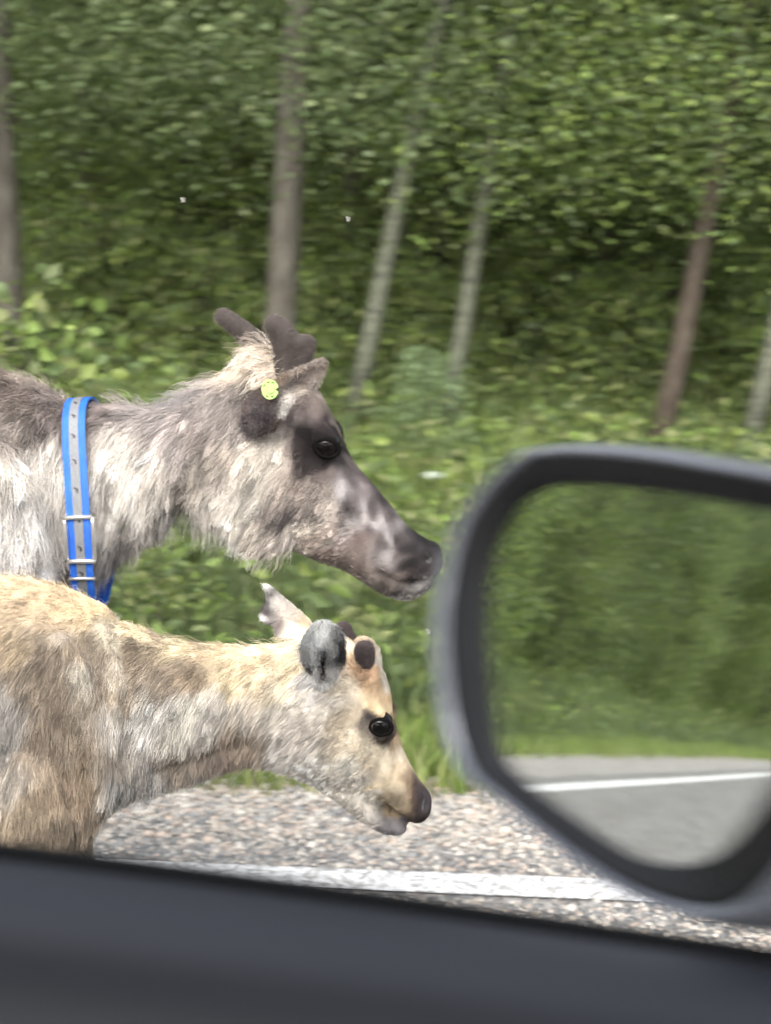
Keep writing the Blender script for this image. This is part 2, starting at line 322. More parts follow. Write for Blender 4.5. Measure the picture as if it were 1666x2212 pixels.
for i in range(40):
    row, c = i % 4, i//4; d = [6.7, 7.7, 9.0, 10.6][row]+random.uniform(-.4, .4); half = .285*(d+2.5)
    xx = -half+2*half*(c+.5+random.uniform(-.35, .35))/10
    sapling(xx, YE+d, [0, 1, 0, 2][row], random.uniform(.85, 1.1)*(1 if row < 2 else 1.15), 'young_birch', 'leafy birch in the %s of the thicket, %s' % (ROWS[row], COLS[c]), 'young tree', 'young birches in the thicket')
for i in range(34):
    d = [2.6, 4.0, 6.0][i % 3]+random.uniform(-.4, .4); bx, by = bend(np.array(-8.5+22*((i*.618) % 1)), np.array(d))
    sapling(float(bx), float(by), random.choice([0, 1, 2]), random.uniform(.85, 1.2), 'young_birch', 'young leafy birch reflected in the car mirror beyond the road line', 'young tree', 'young birches seen in the mirror')
EDGE = ['at the far left edge', 'above the adult back', 'behind the blue collar', 'above the adult neck', 'left of the antlers', 'behind the antlers', 'right of the antlers', 'at the foot of the leaning birch', 'between the two birches', 'at the foot of the second birch', 'above the left corner of the mirror', 'above the mirror, left part', 'above the middle of the mirror', 'at the foot of the red pine', 'above the mirror, right part', 'at the far right edge']
for i in range(16):
    d = random.uniform(5.6, 6.2); sapling((i+.5)/16*.56*(d+2.5)-.28*(d+2.5), YE+d, 3, random.uniform(.5, .9), 'leafy_shrub', 'low light green shrub on the verge, %s' % EDGE[i], 'shrub', 'shrubs along the forest edge')
pale = sapling_proto(1.3, 34, 50, .45, [(.22, .30, .14), (.19, .27, .12)], .05); pale[0].materials.append(M['leaf']); pale[1].materials.append(M['pine_bark']); protos.append(pale)
sapling(W(925, 850, 7.0)[0], 7.0, 4, .42, 'willow_shrub', 'pale blue green shrub standing between the two birch trunks and the mirror', 'shrub', None)
sapling(W(2*120-130, 800, 4.5)[0], 4.5, 3, .82, 'leafy_shrub', 'bright young shrub rising just behind the back of the adult reindeer', 'shrub', None)
sapling(W(330, 1250, 3.6)[0], 3.7, 3, .38, 'leafy_shrub', 'small bright leafy plant seen below the neck of the adult reindeer', 'shrub', None)
ub = []
for k in range(90):
    a, q = random.uniform(0, 6.28), random.random()**.5*.055; ub.append(([(math.cos(a)*q+dx*.006, math.sin(a)*q+dy*.006, .62+random.uniform(-.008, .008)-q*q*2+dx*.001) for dx, dy in ((-1, -1), (1, -1), (1, 1), (-1, 1))], [(0, 1, 2, 3)]))
px0 = W(940, 1035, 5.9); fl = empty('cow_parsley', (px0[0], 5.9, px0[2]-.60)); tag(fl, 'single white flower head in the green verge left of the mirror corner', 'flower')
M['petal'] = mat('white_petal', (.36, .40, .32), .7); link('flower_head', npmesh('flower_head', *merge(ub), smooth=False), fl, M['petal'], keep=False)
st = leafmat('stem'); me = npmesh('stem', *tube([(0, 0, -.3), (0.01, 0, .3), (0, 0, .6)], [.004, .003, .002], 6)); setcol(me, (.12, .18, .05)); link('stem', me, fl, st, keep=False)
def crownmesh(n_cl, per, h0, h1, spread, pal, lsz, name):
    t = rng.random(n_cl); a = rng.uniform(0, 6.28, n_cl); r = spread*np.sqrt(rng.random(n_cl))*(1-.6*t)
    C = np.stack([np.cos(a)*r, np.sin(a)*r, h0+(h1-h0)*t], 1); C = np.repeat(C, per, 0)+rng.normal(0, .28, (n_cl*per, 3))*[1, 1, .6]
    n = len(C); s = lsz*rng.uniform(.6, 1.4, n); V, Fc, Cc = leaves(C, s, s*.6, greens(n, pal, .2)); me = npmesh(name, V, Fc, Cc); me.materials.append(M['leaf']); return me
CR = {'birch': crownmesh(420, 110, 1.3, 7, .95, G_MID+G_LIME[:2], .036, 'crown'), 'pine': crownmesh(400, 110, 1.45, 8, 1.05, G_DARK+G_MID, .038, 'crown')}
def big_tree(px, py, Yd, lean, r, kind, name, label):
    p = W(px, py, Yd); z0 = float(gz(np.array([p[0]]), np.array([Yd]))[0])
    t = empty(name, (p[0]-lean*(p[2]-z0), Yd, z0)); tag(t, label, 'tree', 'large trees at the forest edge')
    pts = []; rr = []
    for k in range(14):
        h = 10*k/13; pts.append((lean*h+.03*math.sin(h*1.3+px), .04*math.sin(h*.9+px), h-.1)); rr.append(r*(1.25 if k == 0 else 1)*(1-.075*k))
    tt = [tube(pts, rr, 18)]
    for k in range(10):
        h = 3.0+k*.55; a = random.uniform(0, 6.28); q = np.array([lean*h, 0, h]); L_ = random.uniform(.4, 1.4)
        tt.append(tube([q, q+[math.cos(a)*L_*.5, math.sin(a)*L_*.5, -.05], q+[math.cos(a)*L_, math.sin(a)*L_, .1]], [.018, .012, .004], 6, False))
    Vv, Ff = merge(tt); me = npmesh('trunk', Vv, Ff)
    me.materials.append(M['birch_bark'] if kind == 'birch' else (M['red_bark'] if kind == 'red' else M['pine_bark']))
    o = link('trunk', me, t, keep=False); c = link('crown', CR['birch' if kind == 'birch' else 'pine'], t, keep=False); c.rotation_euler = (0, 0, random.uniform(0, 6)); c.location = (lean*6, 0, 0)
big_tree(592, 700, 7.0, .065, .078, 'pine', 'pine_tree', 'thick grey pine trunk rising behind the reindeer antlers')
big_tree(750, 900, 7.3, .20, .045, 'birch', 'birch_tree', 'pale leaning birch trunk just right of the antlers, palest of the trunks')
big_tree(950, 890, 7.4, .14, .042, 'birch', 'birch_tree', 'greyish birch trunk half hidden by leaves, second to the right of the antlers')
big_tree(1440, 820, 7.2, .15, .052, 'red', 'pine_tree', 'reddish brown pine trunk above the car mirror, leaning right')
big_tree(1615, 930, 7.3, .13, .046, 'birch', 'birch_tree', 'pale birch trunk at the right edge of the photo above the mirror')
big_tree(8, 250, 7.4, .0, .075, 'pine', 'pine_tree', 'dark pine trunk in the upper left corner of the photo')
for sv, d in ((-6.5, 4.5), (-2, 3.6), (2.5, 5.0), (6.5, 3.8), (11, 4.6)):
    bx, by = bend(np.array(sv), np.array(d)); x, y = float(bx), float(by); t = empty('pine_tree', (x, y, float(gz(np.array([x]), np.array([y]))[0])))
    tag(t, 'dark pine seen only as a reflection in the car mirror', 'tree', 'pines reflected in the mirror')
    Vv, Ff = tube([(0, 0, -.1), (.05, 0, 4), (0, .1, 10)], [.14, .11, .04], 14); me = npmesh('trunk', Vv, Ff); me.materials.append(M['pine_bark'])
    link('trunk', me, t, keep=False); link('crown', CR['pine'], t, keep=False)
# far wood: leaf mass that reads as one
n_cl = 4200; d = 7.8+rng.random(n_cl)*11; k = rng.random(n_cl) < .6
xs = rng.uniform(-11, 11, n_cl)*(1+d/30); ys = YE+d; dm = d-2.5; sx, sy = bend(rng.uniform(-10, 18, n_cl), dm)
xs = np.where(k, xs, sx); ys = np.where(k, ys, sy)
C = np.stack([xs, ys, gz(xs, ys)+rng.random(n_cl)**.9*5.6], 1); C = np.repeat(C, 110, 0); C += rng.normal(0, .38, C.shape)*[1, 1, .55]
n = len(C); s = .066*rng.uniform(.6, 1.4, n); base = greens(n_cl, G_MID+G_DARK+G_LIME[:2], .22); V, Fc, Cc = leaves(C, s, s*.65, np.repeat(base, 110, 0)*np.exp(rng.normal(0, .2, (n, 1))), fine=False)
tag(link('far_wood', npmesh('far_wood', V, Fc, Cc), mat=M['leaf']), 'deep green far wood closing the background behind the thicket', 'forest', kind='stuff')
# ------------------------------------------------------------------ animals
def catmull(P, n):
    P = np.asarray(P, float); m = len(P); t = np.linspace(0, m-1, n); i = np.clip(np.floor(t).astype(int), 0, m-2); u = (t-i)[:, None]
    p0 = P[np.clip(i-1, 0, m-1)]; p1 = P[i]; p2 = P[i+1]; p3 = P[np.clip(i+2, 0, m-1)]
    return .5*((2*p1)+(-p0+p2)*u+(2*p0-5*p1+4*p2-p3)*u*u+(-p0+3*p1-3*p2+p3)*u**3)
def loft(rings, Yc, n, k=40, sup=.9):
    """rings: (top px, top py, bottom px, bottom py, half width m, egg)"""
    A = []
    for a, b, c, d, hw, e in rings:
        T = W(a, b, Yc); B = W(c, d, Yc); A.append([T[0], T[2], B[0], B[2], hw, e])
    A = catmull(A, n); V = []; Fc = []
    for r in A:
        C = np.array([(r[0]+r[2])/2, Yc, (r[1]+r[3])/2]); H = np.array([(r[0]-r[2])/2, 0, (r[1]-r[3])/2])
        for j in range(k):
            t = 2*math.pi*j/k; ct, st = math.cos(t), math.sin(t)
            V.append(C+H*ct+np.array([0, 1, 0])*math.copysign(abs(st)**sup, st)*r[4]*(1-r[5]*ct))
    for i in range(n-1):
        for j in range(k): Fc.append((i*k+j, i*k+(j+1) % k, (i+1)*k+(j+1) % k, (i+1)*k+j))
    Fc.append(tuple(range(k))[::-1]); Fc.append(tuple(range((n-1)*k, n*k))); return V, Fc
def blob(px, py, Yc, dy, rx, ry, rz, rot=0):
    V, Fc = [], []; c = W(px, py, Yc)+np.array([0, dy, 0]); a, b = 14, 20
    for i in range(a+1):
        th = math.pi*i/a
        for j in range(b):
            ph = 2*math.pi*j/b; x, y, z = math.sin(th)*math.cos(ph)*rx, math.sin(th)*math.sin(ph)*ry, math.cos(th)*rz
            V.append(c+np.array([x*math.cos(rot)-z*math.sin(rot), y, x*math.sin(rot)+z*math.cos(rot)]))
    for i in range(a):
        for j in range(b): Fc.append((i*b+j, i*b+(j+1) % b, (i+1)*b+(j+1) % b, (i+1)*b+j))
    return V, Fc
def remesh(pieces, vox, it=6):
    V, Fc = merge(pieces); me = bpy.data.meshes.new('tmp'); me.from_pydata([tuple(v) for v in V], [], Fc)
    import bmesh
    bm = bmesh.new(); bm.from_mesh(me); bmesh.ops.recalc_face_normals(bm, faces=bm.faces); bm.to_mesh(me); bm.free()
    o = bpy.data.objects.new('tmp', me); COL.objects.link(o); md = o.modifiers.new('r', 'REMESH'); md.mode = 'VOXEL'; md.voxel_size = vox
    sm = o.modifiers.new('s', 'SMOOTH'); sm.factor = .5; sm.iterations = it
    dg = bpy.context.evaluated_depsgraph_get(); out = bpy.data.meshes.new_from_object(o.evaluated_get(dg)); bpy.data.objects.remove(o)
    out.polygons.foreach_set('use_smooth', np.ones(len(out.polygons), bool)); return out
def arr(me):
    v = np.empty(len(me.vertices)*3, np.float32); me.vertices.foreach_get('co', v)
    n = np.empty(len(me.vertices)*3, np.float32); me.vertex_normals.foreach_get('vector', n); return v.reshape(-1, 3).astype(float), n.reshape(-1, 3).astype(float)
class Map:
    """values given at photo positions on the near flank; both flanks alike"""
    def __init__(s, pts, Yc, soft=13, k=1.0):
        s.P = np.array([p[:2] for p in pts], float); s.V = np.array([p[2:] for p in pts], float); s.Yc = Yc; s.soft = soft; s.k = k
    def uv(s, P): Q = P.copy(); Q[:, 1] = s.Yc-np.abs(Q[:, 1]-s.Yc); return np.stack(pix(Q), 1)
    def at(s, P, uv=None):
        uv = s.uv(P) if uv is None else uv; out = np.empty((len(uv), s.V.shape[1]))
        for i in range(0, len(uv), 20000):
            d = ((uv[i:i+20000, None]-s.P[None])**2).sum(2); w = 1/(d+s.soft**2)**2.6; out[i:i+20000] = (w@s.V)/w.sum(1)[:, None]
        return out
def fur(name, me, parent, count, colf, dirf, lenf, densf, rad, clumps, clump_amt, lift, seg=6, tipgain=1.15, rootgain=.7, frizz=.07, seed=1):
    rg = np.random.default_rng(seed); me.calc_loop_triangles(); nt_ = len(me.loop_triangles); tri = np.empty(nt_*3, np.int32); me.loop_triangles.foreach_get('vertices', tri); tri = tri.reshape(-1, 3)
    V, Nn = arr(me); A, B, C = V[tri[:, 0]], V[tri[:, 1]], V[tri[:, 2]]; area = np.linalg.norm(np.cross(B-A, C-A), axis=1)
    cen = (A+B+C)/3; wgt = area*densf(cen); wgt /= wgt.sum()
    def sample(n):
        t = rg.choice(nt_, n, p=wgt); r1 = np.sqrt(rg.random(n)); r2 = rg.random(n); a, b, c = (1-r1), r1*(1-r2), r1*r2
        P = A[t]*a[:, None]+B[t]*b[:, None]+C[t]*c[:, None]; Nm = Nn[tri[t, 0]]*a[:, None]+Nn[tri[t, 1]]*b[:, None]+Nn[tri[t, 2]]*c[:, None]
        return P, Nm/np.linalg.norm(Nm, axis=1)[:, None]
    def shape(P, Nm, jit):
        Ln = lenf(P)[:, 0]; d = dirf(P)+rg.normal(0, jit, P.shape)
        d = d-(d*Nm).sum(1)[:, None]*Nm; d /= np.linalg.norm(d, axis=1)[:, None]+1e-9
        lf = lift*np.exp(rg.normal(0, .35, len(P)))[:, None]; d = d+Nm*lf; d /= np.linalg.norm(d, axis=1)[:, None]
        Ln = Ln*rg.uniform(.6, 1.15, len(P)); s = np.linspace(0, 1, seg)[None, :, None]; g = np.array([0, 0, -1.])
        K = P[:, None]+Ln[:, None, None]*(s*d[:, None]+s*s*(g*.22-Nm[:, None]*.18*1)); return K, Ln
    P, Nm = sample(count); K, Ln = shape(P, Nm, .22)
    if clumps:
        GP, GN = sample(clumps); GK, _ = shape(GP, GN, .3); kd = KDTree(clumps)
        for i, p in enumerate(GP): kd.insert(p, i)
        kd.balance(); gi = np.array([kd.find(p)[1] for p in P]); s = np.linspace(0, 1, seg)[None, :, None]
        am = clump_amt*rg.uniform(.3, 1, count)[:, None, None]; K = K+(GK[gi]-K)*am*s**1.2
        cl = rg.normal(0, .24, clumps)[gi]
    else: cl = 0
    K[:, 2:] += rg.normal(0, 1, (count, seg-2, 3))*Ln[:, None, None]*frizz*.35
    K -= Nm[:, None]*.0012
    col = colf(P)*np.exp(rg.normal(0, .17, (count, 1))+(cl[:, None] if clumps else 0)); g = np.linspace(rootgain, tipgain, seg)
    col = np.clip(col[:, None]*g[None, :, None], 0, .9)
    hc = bpy.data.hair_curves.new(name); hc.add_curves([seg]*count); hc.attributes['position'].data.foreach_set('vector', K.astype(np.float32).ravel())
    ra = hc.attributes.get('radius') or hc.attributes.new('radius', 'FLOAT', 'POINT')
    rr = (rad*np.linspace(1, .25, seg)[None]*np.exp(rg.normal(0, .2, (count, 1)))).astype(np.float32); ra.data.foreach_set('value', rr.ravel())
    ca = hc.attributes.new('Col', 'FLOAT_COLOR', 'POINT'); cc = np.ones((count, seg, 4), np.float32); cc[..., :3] = col; ca.data.foreach_set('color', cc.ravel())
    o = link(name, hc, parent, M['fur']); return o
# ---- coat colours with underside shade, dark creases and top light painted in / hair tables (photo coordinates)
ALB = .70
def desat(c, k): return c*(1-k)+c.mean()*k
def cmap(rows, Yc, soft, k=0., gain=1.): return Map([(x, y, *(desat(s2l((r, g, b)), k)*ALB*gain)) for x, y, r, g, b in rows], Yc, soft)
YA, YC = 1.98, 1.60
A_COL = [(5,800,95,80,70),(-200,850,120,105,92),(-600,900,125,110,98),(-900,1100,120,108,98),(-500,1200,165,155,145),(-300,1350,190,182,172),(40,860,110,95,85),(60,800,190,170,150),(100,800,205,185,165),(30,930,165,150,138),(20,1000,215,205,190),(60,1100,202,197,190),(110,1000,212,204,192),(100,1200,190,184,178),(60,1225,150,142,138),(130,900,120,105,98),(140,1210,130,122,118),
(230,860,160,142,135),(300,870,138,120,113),(260,940,215,205,192),(350,900,150,130,122),(380,960,150,132,125),(300,1000,226,216,202),(240,1050,222,213,200),(330,1080,212,203,190),(420,870,140,120,112),(420,940,165,150,140),(440,830,135,118,112),(400,820,110,100,98),(360,835,112,102,100),(270,835,165,148,140),(480,800,165,145,130),(520,765,212,192,168),(500,810,200,178,152),(560,790,200,180,155),(470,860,150,130,115),(500,870,130,110,98),(540,890,75,68,68),(500,930,130,112,100),(480,980,175,160,145),(540,1000,220,208,190),(560,1060,232,222,205),(520,1100,218,208,193),(450,1080,208,198,185),(460,1150,196,188,180),(400,1150,190,182,175),(430,1010,185,172,158),(385,1120,110,102,98),(370,1040,190,178,166),(300,1170,190,180,170),(230,1150,196,188,178),(240,1210,120,112,108),(270,1190,118,110,106),(230,1250,200,192,182),
(580,1130,218,204,186),(620,1100,150,135,125),(632,1120,92,82,80),(645,1105,110,98,94),(660,1130,210,196,178),(650,1060,165,148,135),(600,960,203,188,170),(640,950,140,122,112),(640,1000,150,132,122),(615,1020,185,170,155),(640,880,130,112,105),(680,860,120,102,95),(700,850,150,130,115),(725,905,150,130,115),(700,900,85,70,68),(690,970,28,22,24),(675,948,38,31,32),(725,1000,38,30,31),(700,1004,36,29,30),(738,975,36,29,30),(665,985,52,42,42),(712,930,46,37,38),(705,985,24,20,21),(730,950,55,46,46),(725,990,50,42,42),(662,965,60,50,50),(680,1005,62,52,52),(640,920,120,104,98),(700,1030,130,112,105),(700,1070,152,137,124),(742,1020,60,50,50),(740,1060,95,80,80),(765,1010,110,96,92),(780,1040,105,90,90),(800,1080,98,84,84),(815,1060,85,74,74),(790,1105,185,168,162),(775,1065,150,132,130),(830,1110,150,134,132),(760,1100,140,125,118),(740,1130,130,115,108),(700,1110,192,177,162),(720,1150,165,148,134),(690,1150,165,145,130),(720,1190,125,105,95),(780,1180,120,100,92),(770,1145,160,145,140),(800,1140,110,95,92),(820,1160,125,105,98),(840,1130,105,90,88),(860,1180,112,94,90),(850,1100,88,76,76),(880,1150,66,58,58),(900,1190,36,31,33),(885,1170,46,40,42),(880,1210,40,34,35),(905,1230,38,32,34),(922,1232,60,54,56),(912,1170,50,44,46),(895,1262,48,41,42),(930,1200,42,38,42),(945,1215,46,44,48),(950,1195,44,40,42),(940,1240,56,52,54),(890,1240,60,51,50),(860,1240,120,102,95),(830,1260,130,115,105),(850,1290,120,108,104),(880,1298,165,158,152),(910,1288,140,134,130),(935,1262,118,112,108),(910,1255,80,70,70),(790,1230,135,115,103),(740,1215,130,112,100),(680,1190,180,164,148),(660,1195,195,182,168)]
C_COL = [(-900,1400,165,142,112),(-400,1350,190,160,122),(-300,1650,190,180,165),(20,1245,222,192,148),(100,1262,218,188,145),(180,1300,235,205,155),(300,1352,242,218,174),(60,1320,190,165,130),(20,1400,170,150,120),(100,1340,195,170,135),(150,1400,170,150,125),(95,1400,115,96,78),(115,1380,205,188,165),(100,1440,112,94,80),(120,1480,128,110,93),(40,1460,150,135,120),(20,1520,190,182,172),(20,1600,184,178,168),(60,1620,152,132,114),(110,1560,112,94,80),(130,1600,128,110,94),(130,1540,115,98,85),(180,1450,200,190,170),(200,1400,165,148,125),(210,1430,120,102,88),(222,1480,126,110,96),(240,1400,225,210,180),(260,1450,220,205,180),(290,1420,165,145,120),(320,1430,120,103,88),(350,1400,180,160,130),(370,1460,132,115,100),(400,1390,235,215,170),(340,1465,150,132,112),(450,1420,200,178,142),(420,1450,162,142,116),(500,1395,232,207,162),(550,1430,205,180,140),(560,1385,246,222,182),(600,1400,236,214,172),(500,1460,215,195,155),(620,1440,228,208,168),(560,1480,220,200,165),(350,1520,215,208,195),(300,1560,225,220,210),(400,1540,215,208,192),(450,1560,200,192,180),(250,1560,202,192,177),(275,1520,150,130,108),(285,1600,200,192,180),(480,1530,205,195,180),(520,1600,112,94,85),(495,1622,108,90,84),(540,1612,150,136,126),(440,1640,125,110,104),(380,1650,150,138,130),(330,1655,180,172,162),(560,1560,195,185,170),(600,1500,215,200,170),(600,1560,205,195,180),(650,1520,215,205,188),(640,1600,192,182,170),(600,1640,205,198,188),(680,1660,202,196,186),(450,1680,195,190,183),(350,1700,190,185,177),(260,1700,202,197,187),(225,1650,172,157,138),(180,1650,165,145,118),(150,1700,178,155,128),(100,1700,182,160,132),(60,1750,178,158,130),(130,1780,148,128,103),(150,1600,135,118,100),(20,1700,172,162,147),(180,1760,168,150,128),
(690,1480,218,213,208),(720,1450,238,235,228),(700,1530,218,208,192),(750,1500,230,214,187),(765,1430,215,188,150),(750,1390,238,218,188),(795,1470,190,150,112),(780,1450,200,160,118),(808,1490,208,172,130),(830,1440,205,195,175),(838,1475,205,190,165),(840,1510,205,168,122),(856,1545,205,165,118),(800,1522,238,213,168),(825,1530,225,195,145),(780,1550,222,202,168),(822,1570,26,23,26),(800,1556,70,62,58),(806,1586,62,54,50),(845,1560,80,68,60),(830,1550,75,66,60),(790,1570,120,108,98),(822,1592,85,74,66),(806,1560,50,44,44),(838,1585,45,38,38),(795,1552,140,122,108),(848,1600,190,160,120),(800,1610,222,207,178),(760,1600,224,207,178),(840,1640,220,202,170),(872,1640,214,186,148),(740,1660,214,206,190),(780,1700,208,199,183),(830,1700,217,197,162),(862,1690,208,186,150),(885,1700,165,138,108),(880,1735,160,138,108),(900,1712,88,70,60),(893,1738,92,74,62),(905,1765,52,44,42),(890,1760,105,88,72),(928,1718,70,60,62),(905,1745,48,40,40),(922,1735,72,62,64),(850,1735,180,160,128),(860,1755,150,128,98),(820,1770,165,158,150),(850,1790,115,110,110),(865,1787,90,85,86),(800,1760,205,196,182),(810,1735,215,205,188),(700,1700,208,203,193)]
def dmap(rows, Yc, soft=60):
    return Map([(x, y, math.cos(R(a)), math.sin(R(a))) for x, y, a in rows], Yc, soft)
# angle in the side view, degrees: 0 = towards the nose side (right), 180 = back, 270 = down
A_DIR = dmap([(950,1210,150),(880,1180,150),(800,1100,145),(740,1000,135),(700,900,140),(620,850,200),(560,800,215),(520,770,230),(640,1100,215),(600,1000,235),(540,1080,240),(450,1150,262),(560,1150,225),(440,900,225),(400,820,190),(300,860,215),(300,1000,246),(250,1150,250),(150,1000,255),(60,1100,262),(60,800,200),(-200,900,215),(-600,1100,225),(500,860,240),(700,1180,190),(830,1270,180)], YA)
C_DIR = dmap([(920,1740,140),(860,1680,130),(800,1600,140),(840,1520,110),(800,1450,120),(740,1520,200),(700,1640,215),(760,1700,200),(620,1450,215),(560,1400,190),(500,1500,235),(400,1420,205),(350,1560,245),(450,1660,262),(300,1650,255),(300,1380,210),(200,1450,240),(100,1300,205),(120,1550,255),(60,1700,268),(-300,1500,225),(150,1750,265),(20,1260,190)], YC)
A_LEN = Map([(x, y, l) for x, y, l in [(940,1210,.002),(900,1200,.003),(880,1290,.006),(850,1150,.004),(780,1080,.006),(720,1150,.011),(780,1210,.007),(690,970,.003),(725,960,.003),(700,900,.008),(640,1000,.016),(640,1110,.022),(580,1060,.034),(520,1130,.030),(430,1150,.036),(560,1150,.026),(560,900,.024),(540,780,.032),(480,820,.036),(400,830,.030),(300,870,.038),(300,1000,.046),(230,1150,.048),(100,1000,.050),(60,1150,.055),(120,810,.045),(0,780,.040),(-300,1000,.035),(-1000,1200,.03),(680,1180,.018),(660,850,.012)]], YA, 35)
C_LEN = Map([(x, y, l) for x, y, l in [(925,1735,.0015),(900,1745,.002),(870,1690,.004),(840,1630,.006),(850,1540,.005),(822,1570,.0015),(800,1600,.007),(820,1770,.008),(760,1660,.012),(720,1470,.012),(700,1560,.013),(640,1620,.015),(600,1420,.013),(500,1450,.015),(500,1640,.020),(400,1690,.024),(450,1385,.018),(380,1370,.021),(330,1550,.020),(200,1500,.020),(60,1280,.014),(100,1600,.022),(130,1780,.022),(-300,1500,.02)]], YC, 30)
def dirf(mp):
    def f(P):
        v = mp.at(P); return np.stack([v[:, 0], 0*v[:, 0], v[:, 1]], 1)
    return f
def patchy(mp, f1, seed, amt, streak):
    def f(P):
        c = mp.at(P+ (np.stack([vnoise(P, f1*.5, seed+5), 0*P[:, 0]+.5, vnoise(P, f1*.5, seed+9)], 1)-.5)*.028*amt)
        Q = P.copy(); Q = Q*[1, 1, streak]; n1 = vnoise(Q, f1, seed); n2 = vnoise(Q, f1*2.7, seed+1); n3 = vnoise(P, f1*.28, seed+2)
        k = 1+amt*((n1-.5)*.75+(n2-.5)*.55+(n3-.5)*.35); return c*np.clip(k, .35, 1.5)[:, None]
    return f
def animal_leg(x, Yc, dy, z_top, r_top, sc, knee_dx, hind=False, foot_dx=0):
    """tapered leg with joints, foot on the ground"""
    if hind: pts = [(x, z_top), (x+.10*sc, z_top*.72), (x-.10*sc, z_top*.42), (x-.07*sc, z_top*.2), (x-.02*sc+foot_dx, .05*sc+.02), (x+.0+foot_dx, .03)]
    else: pts = [(x, z_top), (x-.02*sc, z_top*.78), (x+knee_dx*.5, z_top*.58), (x+knee_dx, z_top*.42), (x+knee_dx*.7+foot_dx*.5, z_top*.2), (x+foot_dx, .05*sc+.02), (x+foot_dx+.01, .03)]
    rr = ([r_top, r_top*.75, r_top*.34, r_top*.24, r_top*.25, r_top*.3] if hind else [r_top, r_top*.82, r_top*.5, r_top*.36, r_top*.23, r_top*.25, r_top*.3])
    pts = [(x+.01, z_top+r_top*1.7)]+pts; rr = [r_top*.35]+rr
    P = [(a, Yc+dy*(.55 if i == 0 else 1), b) for i, (a, b) in enumerate(pts)]; P = catmull(P, 26); q = catmull(np.array(rr)[:, None], 26)[:, 0]; return tube(P, q, 16), P[-1]
def hoof(parent, p, sc):
    V, Fc = [], []
    for s in (-1, 1):
        pts = [p+np.array([-.03*sc, s*.014*sc, .02]), p+np.array([.0, s*.016*sc, .005]), p+np.array([.06*sc, s*.016*sc, -.012])]
        t = tube(pts, [.017*sc, .02*sc, .009*sc], 10); V, Fc = merge([(V, Fc), t])
    V = np.array(V); V[:, 2] = np.maximum(V[:, 2], .001); link('hoof', npmesh('hoof', V, Fc), parent, M['hoof'])
def dent(me, Yc, spots, lines=()):
    V, Nn = arr(me); Q = V.copy(); Q[:, 1] = Yc-np.abs(Q[:, 1]-Yc); u, v = pix(Q); fl = np.abs(Nn[:, 1])**.5
    for x, y, r, amt in spots: V += Nn*(-amt*np.exp(-((u-x)**2+(v-y)**2)/(2*r*r))*fl)[:, None]
    for pl, r, amt in lines:
        best = np.full(len(V), 1e9)
        for (x0, y0), (x1, y1) in zip(pl[:-1], pl[1:]):
            dx, dy = x1-x0, y1-y0; t = np.clip(((u-x0)*dx+(v-y0)*dy)/(dx*dx+dy*dy), 0, 1); best = np.minimum(best, (u-x0-t*dx)**2+(v-y0-t*dy)**2)
        V += Nn*(-amt*np.exp(-best/(2*r*r)))[:, None]
    me.vertices.foreach_set('co', V.astype(np.float32).ravel()); me.update()
def eye(me, parent, px, py, Yc, r, lid, tilt):
    bv = BVHTree.FromPolygons([v.co.copy() for v in me.vertices], [tuple(p.vertices) for p in me.polygons]); o = Vector((0, 0, CAMZ)); d = Vector(ray(px, py)).normalized()
    h, nn, _, _ = bv.ray_cast(o, d); hn = np.array(h); nv = np.array(nn); nv = nv+np.array([0, -.6, 0]); nv /= np.linalg.norm(nv)
    ux = np.cross(nv, [0, 0, 1.]); ux /= -np.linalg.norm(ux); uz = np.cross(ux, nv); uz *= math.copysign(1, uz[2]); ux *= math.copysign(1, ux[0])
    mir = lambda A, s: np.stack([A[:, 0], Yc+(A[:, 1]-Yc)*s, A[:, 2]], 1)
    for s in (1, -1):
        c = hn-nv*r*(.78 if s > 0 else .95); V = []; Fc = []; a, b = 14, 22
        for i in range(a+1):
            for j in range(b): th, ph = math.pi*i/a, 2*math.pi*j/b; V.append(c+np.array([math.sin(th)*math.cos(ph), math.cos(th), math.sin(th)*math.sin(ph)])*r)
        for i in range(a):
            for j in range(b): Fc.append((i*b+j, i*b+(j+1) % b, (i+1)*b+(j+1) % b, (i+1)*b+j))
        e = link('eye', npmesh('eye', mir(np.array(V), s), Fc), parent, M['eye']); pts = []
        for j in range(29):
            t = 2*math.pi*j/28; x, z = math.cos(t)*r*.82, math.sin(t)*r*.58; xr, zr = x*math.cos(tilt)-z*math.sin(tilt), x*math.sin(tilt)+z*math.cos(tilt)
            pts.append(c+ux*xr+uz*zr+nv*r*(.74-.08*abs(math.cos(t))))
        V, Fc = tube(pts, lid, 8, False); link('eyelid', npmesh('eyelid', mir(np.array(V), s), Fc), e, M['lid'], keep=False)
    return h
def panel(pts, cen, Yrim, Ycen, thick, k=6, n=60, wob=0):
    """cupped leaf (ear): outline in photo coordinates, depth given at rim and centre"""
    P = catmull([*pts, pts[0]], n+1)[:-1]; Fc = []; 
    yr = catmull([[y] for y in [*Yrim, Yrim[0]]], n+1)[:-1, 0]
    lay = []
    for side in (0, 1):
        V = []
        for r in range(k+1):
            f = r/k
            for j in range(n):
                q = np.array(cen)*(1-f)+P[j]*f; yy = Ycen+(yr[j]-Ycen)*f**1.7; V.append(W(q[0], q[1], yy+side*thick*(1-f**4)+side*.0008))
        lay.append(V)
    o = (k+1)*n
    for r in range(k):
        for j in range(n):
            a, b, c, d = r*n+j, r*n+(j+1) % n, (r+1)*n+(j+1) % n, (r+1)*n+j; Fc.append((a, b, c, d)); Fc.append((o+d, o+c, o+b, o+a))
    for j in range(n): a, b = k*n+j, k*n+(j+1) % n; Fc.append((a, b, o+b, o+a))
    return lay[0]+lay[1], Fc
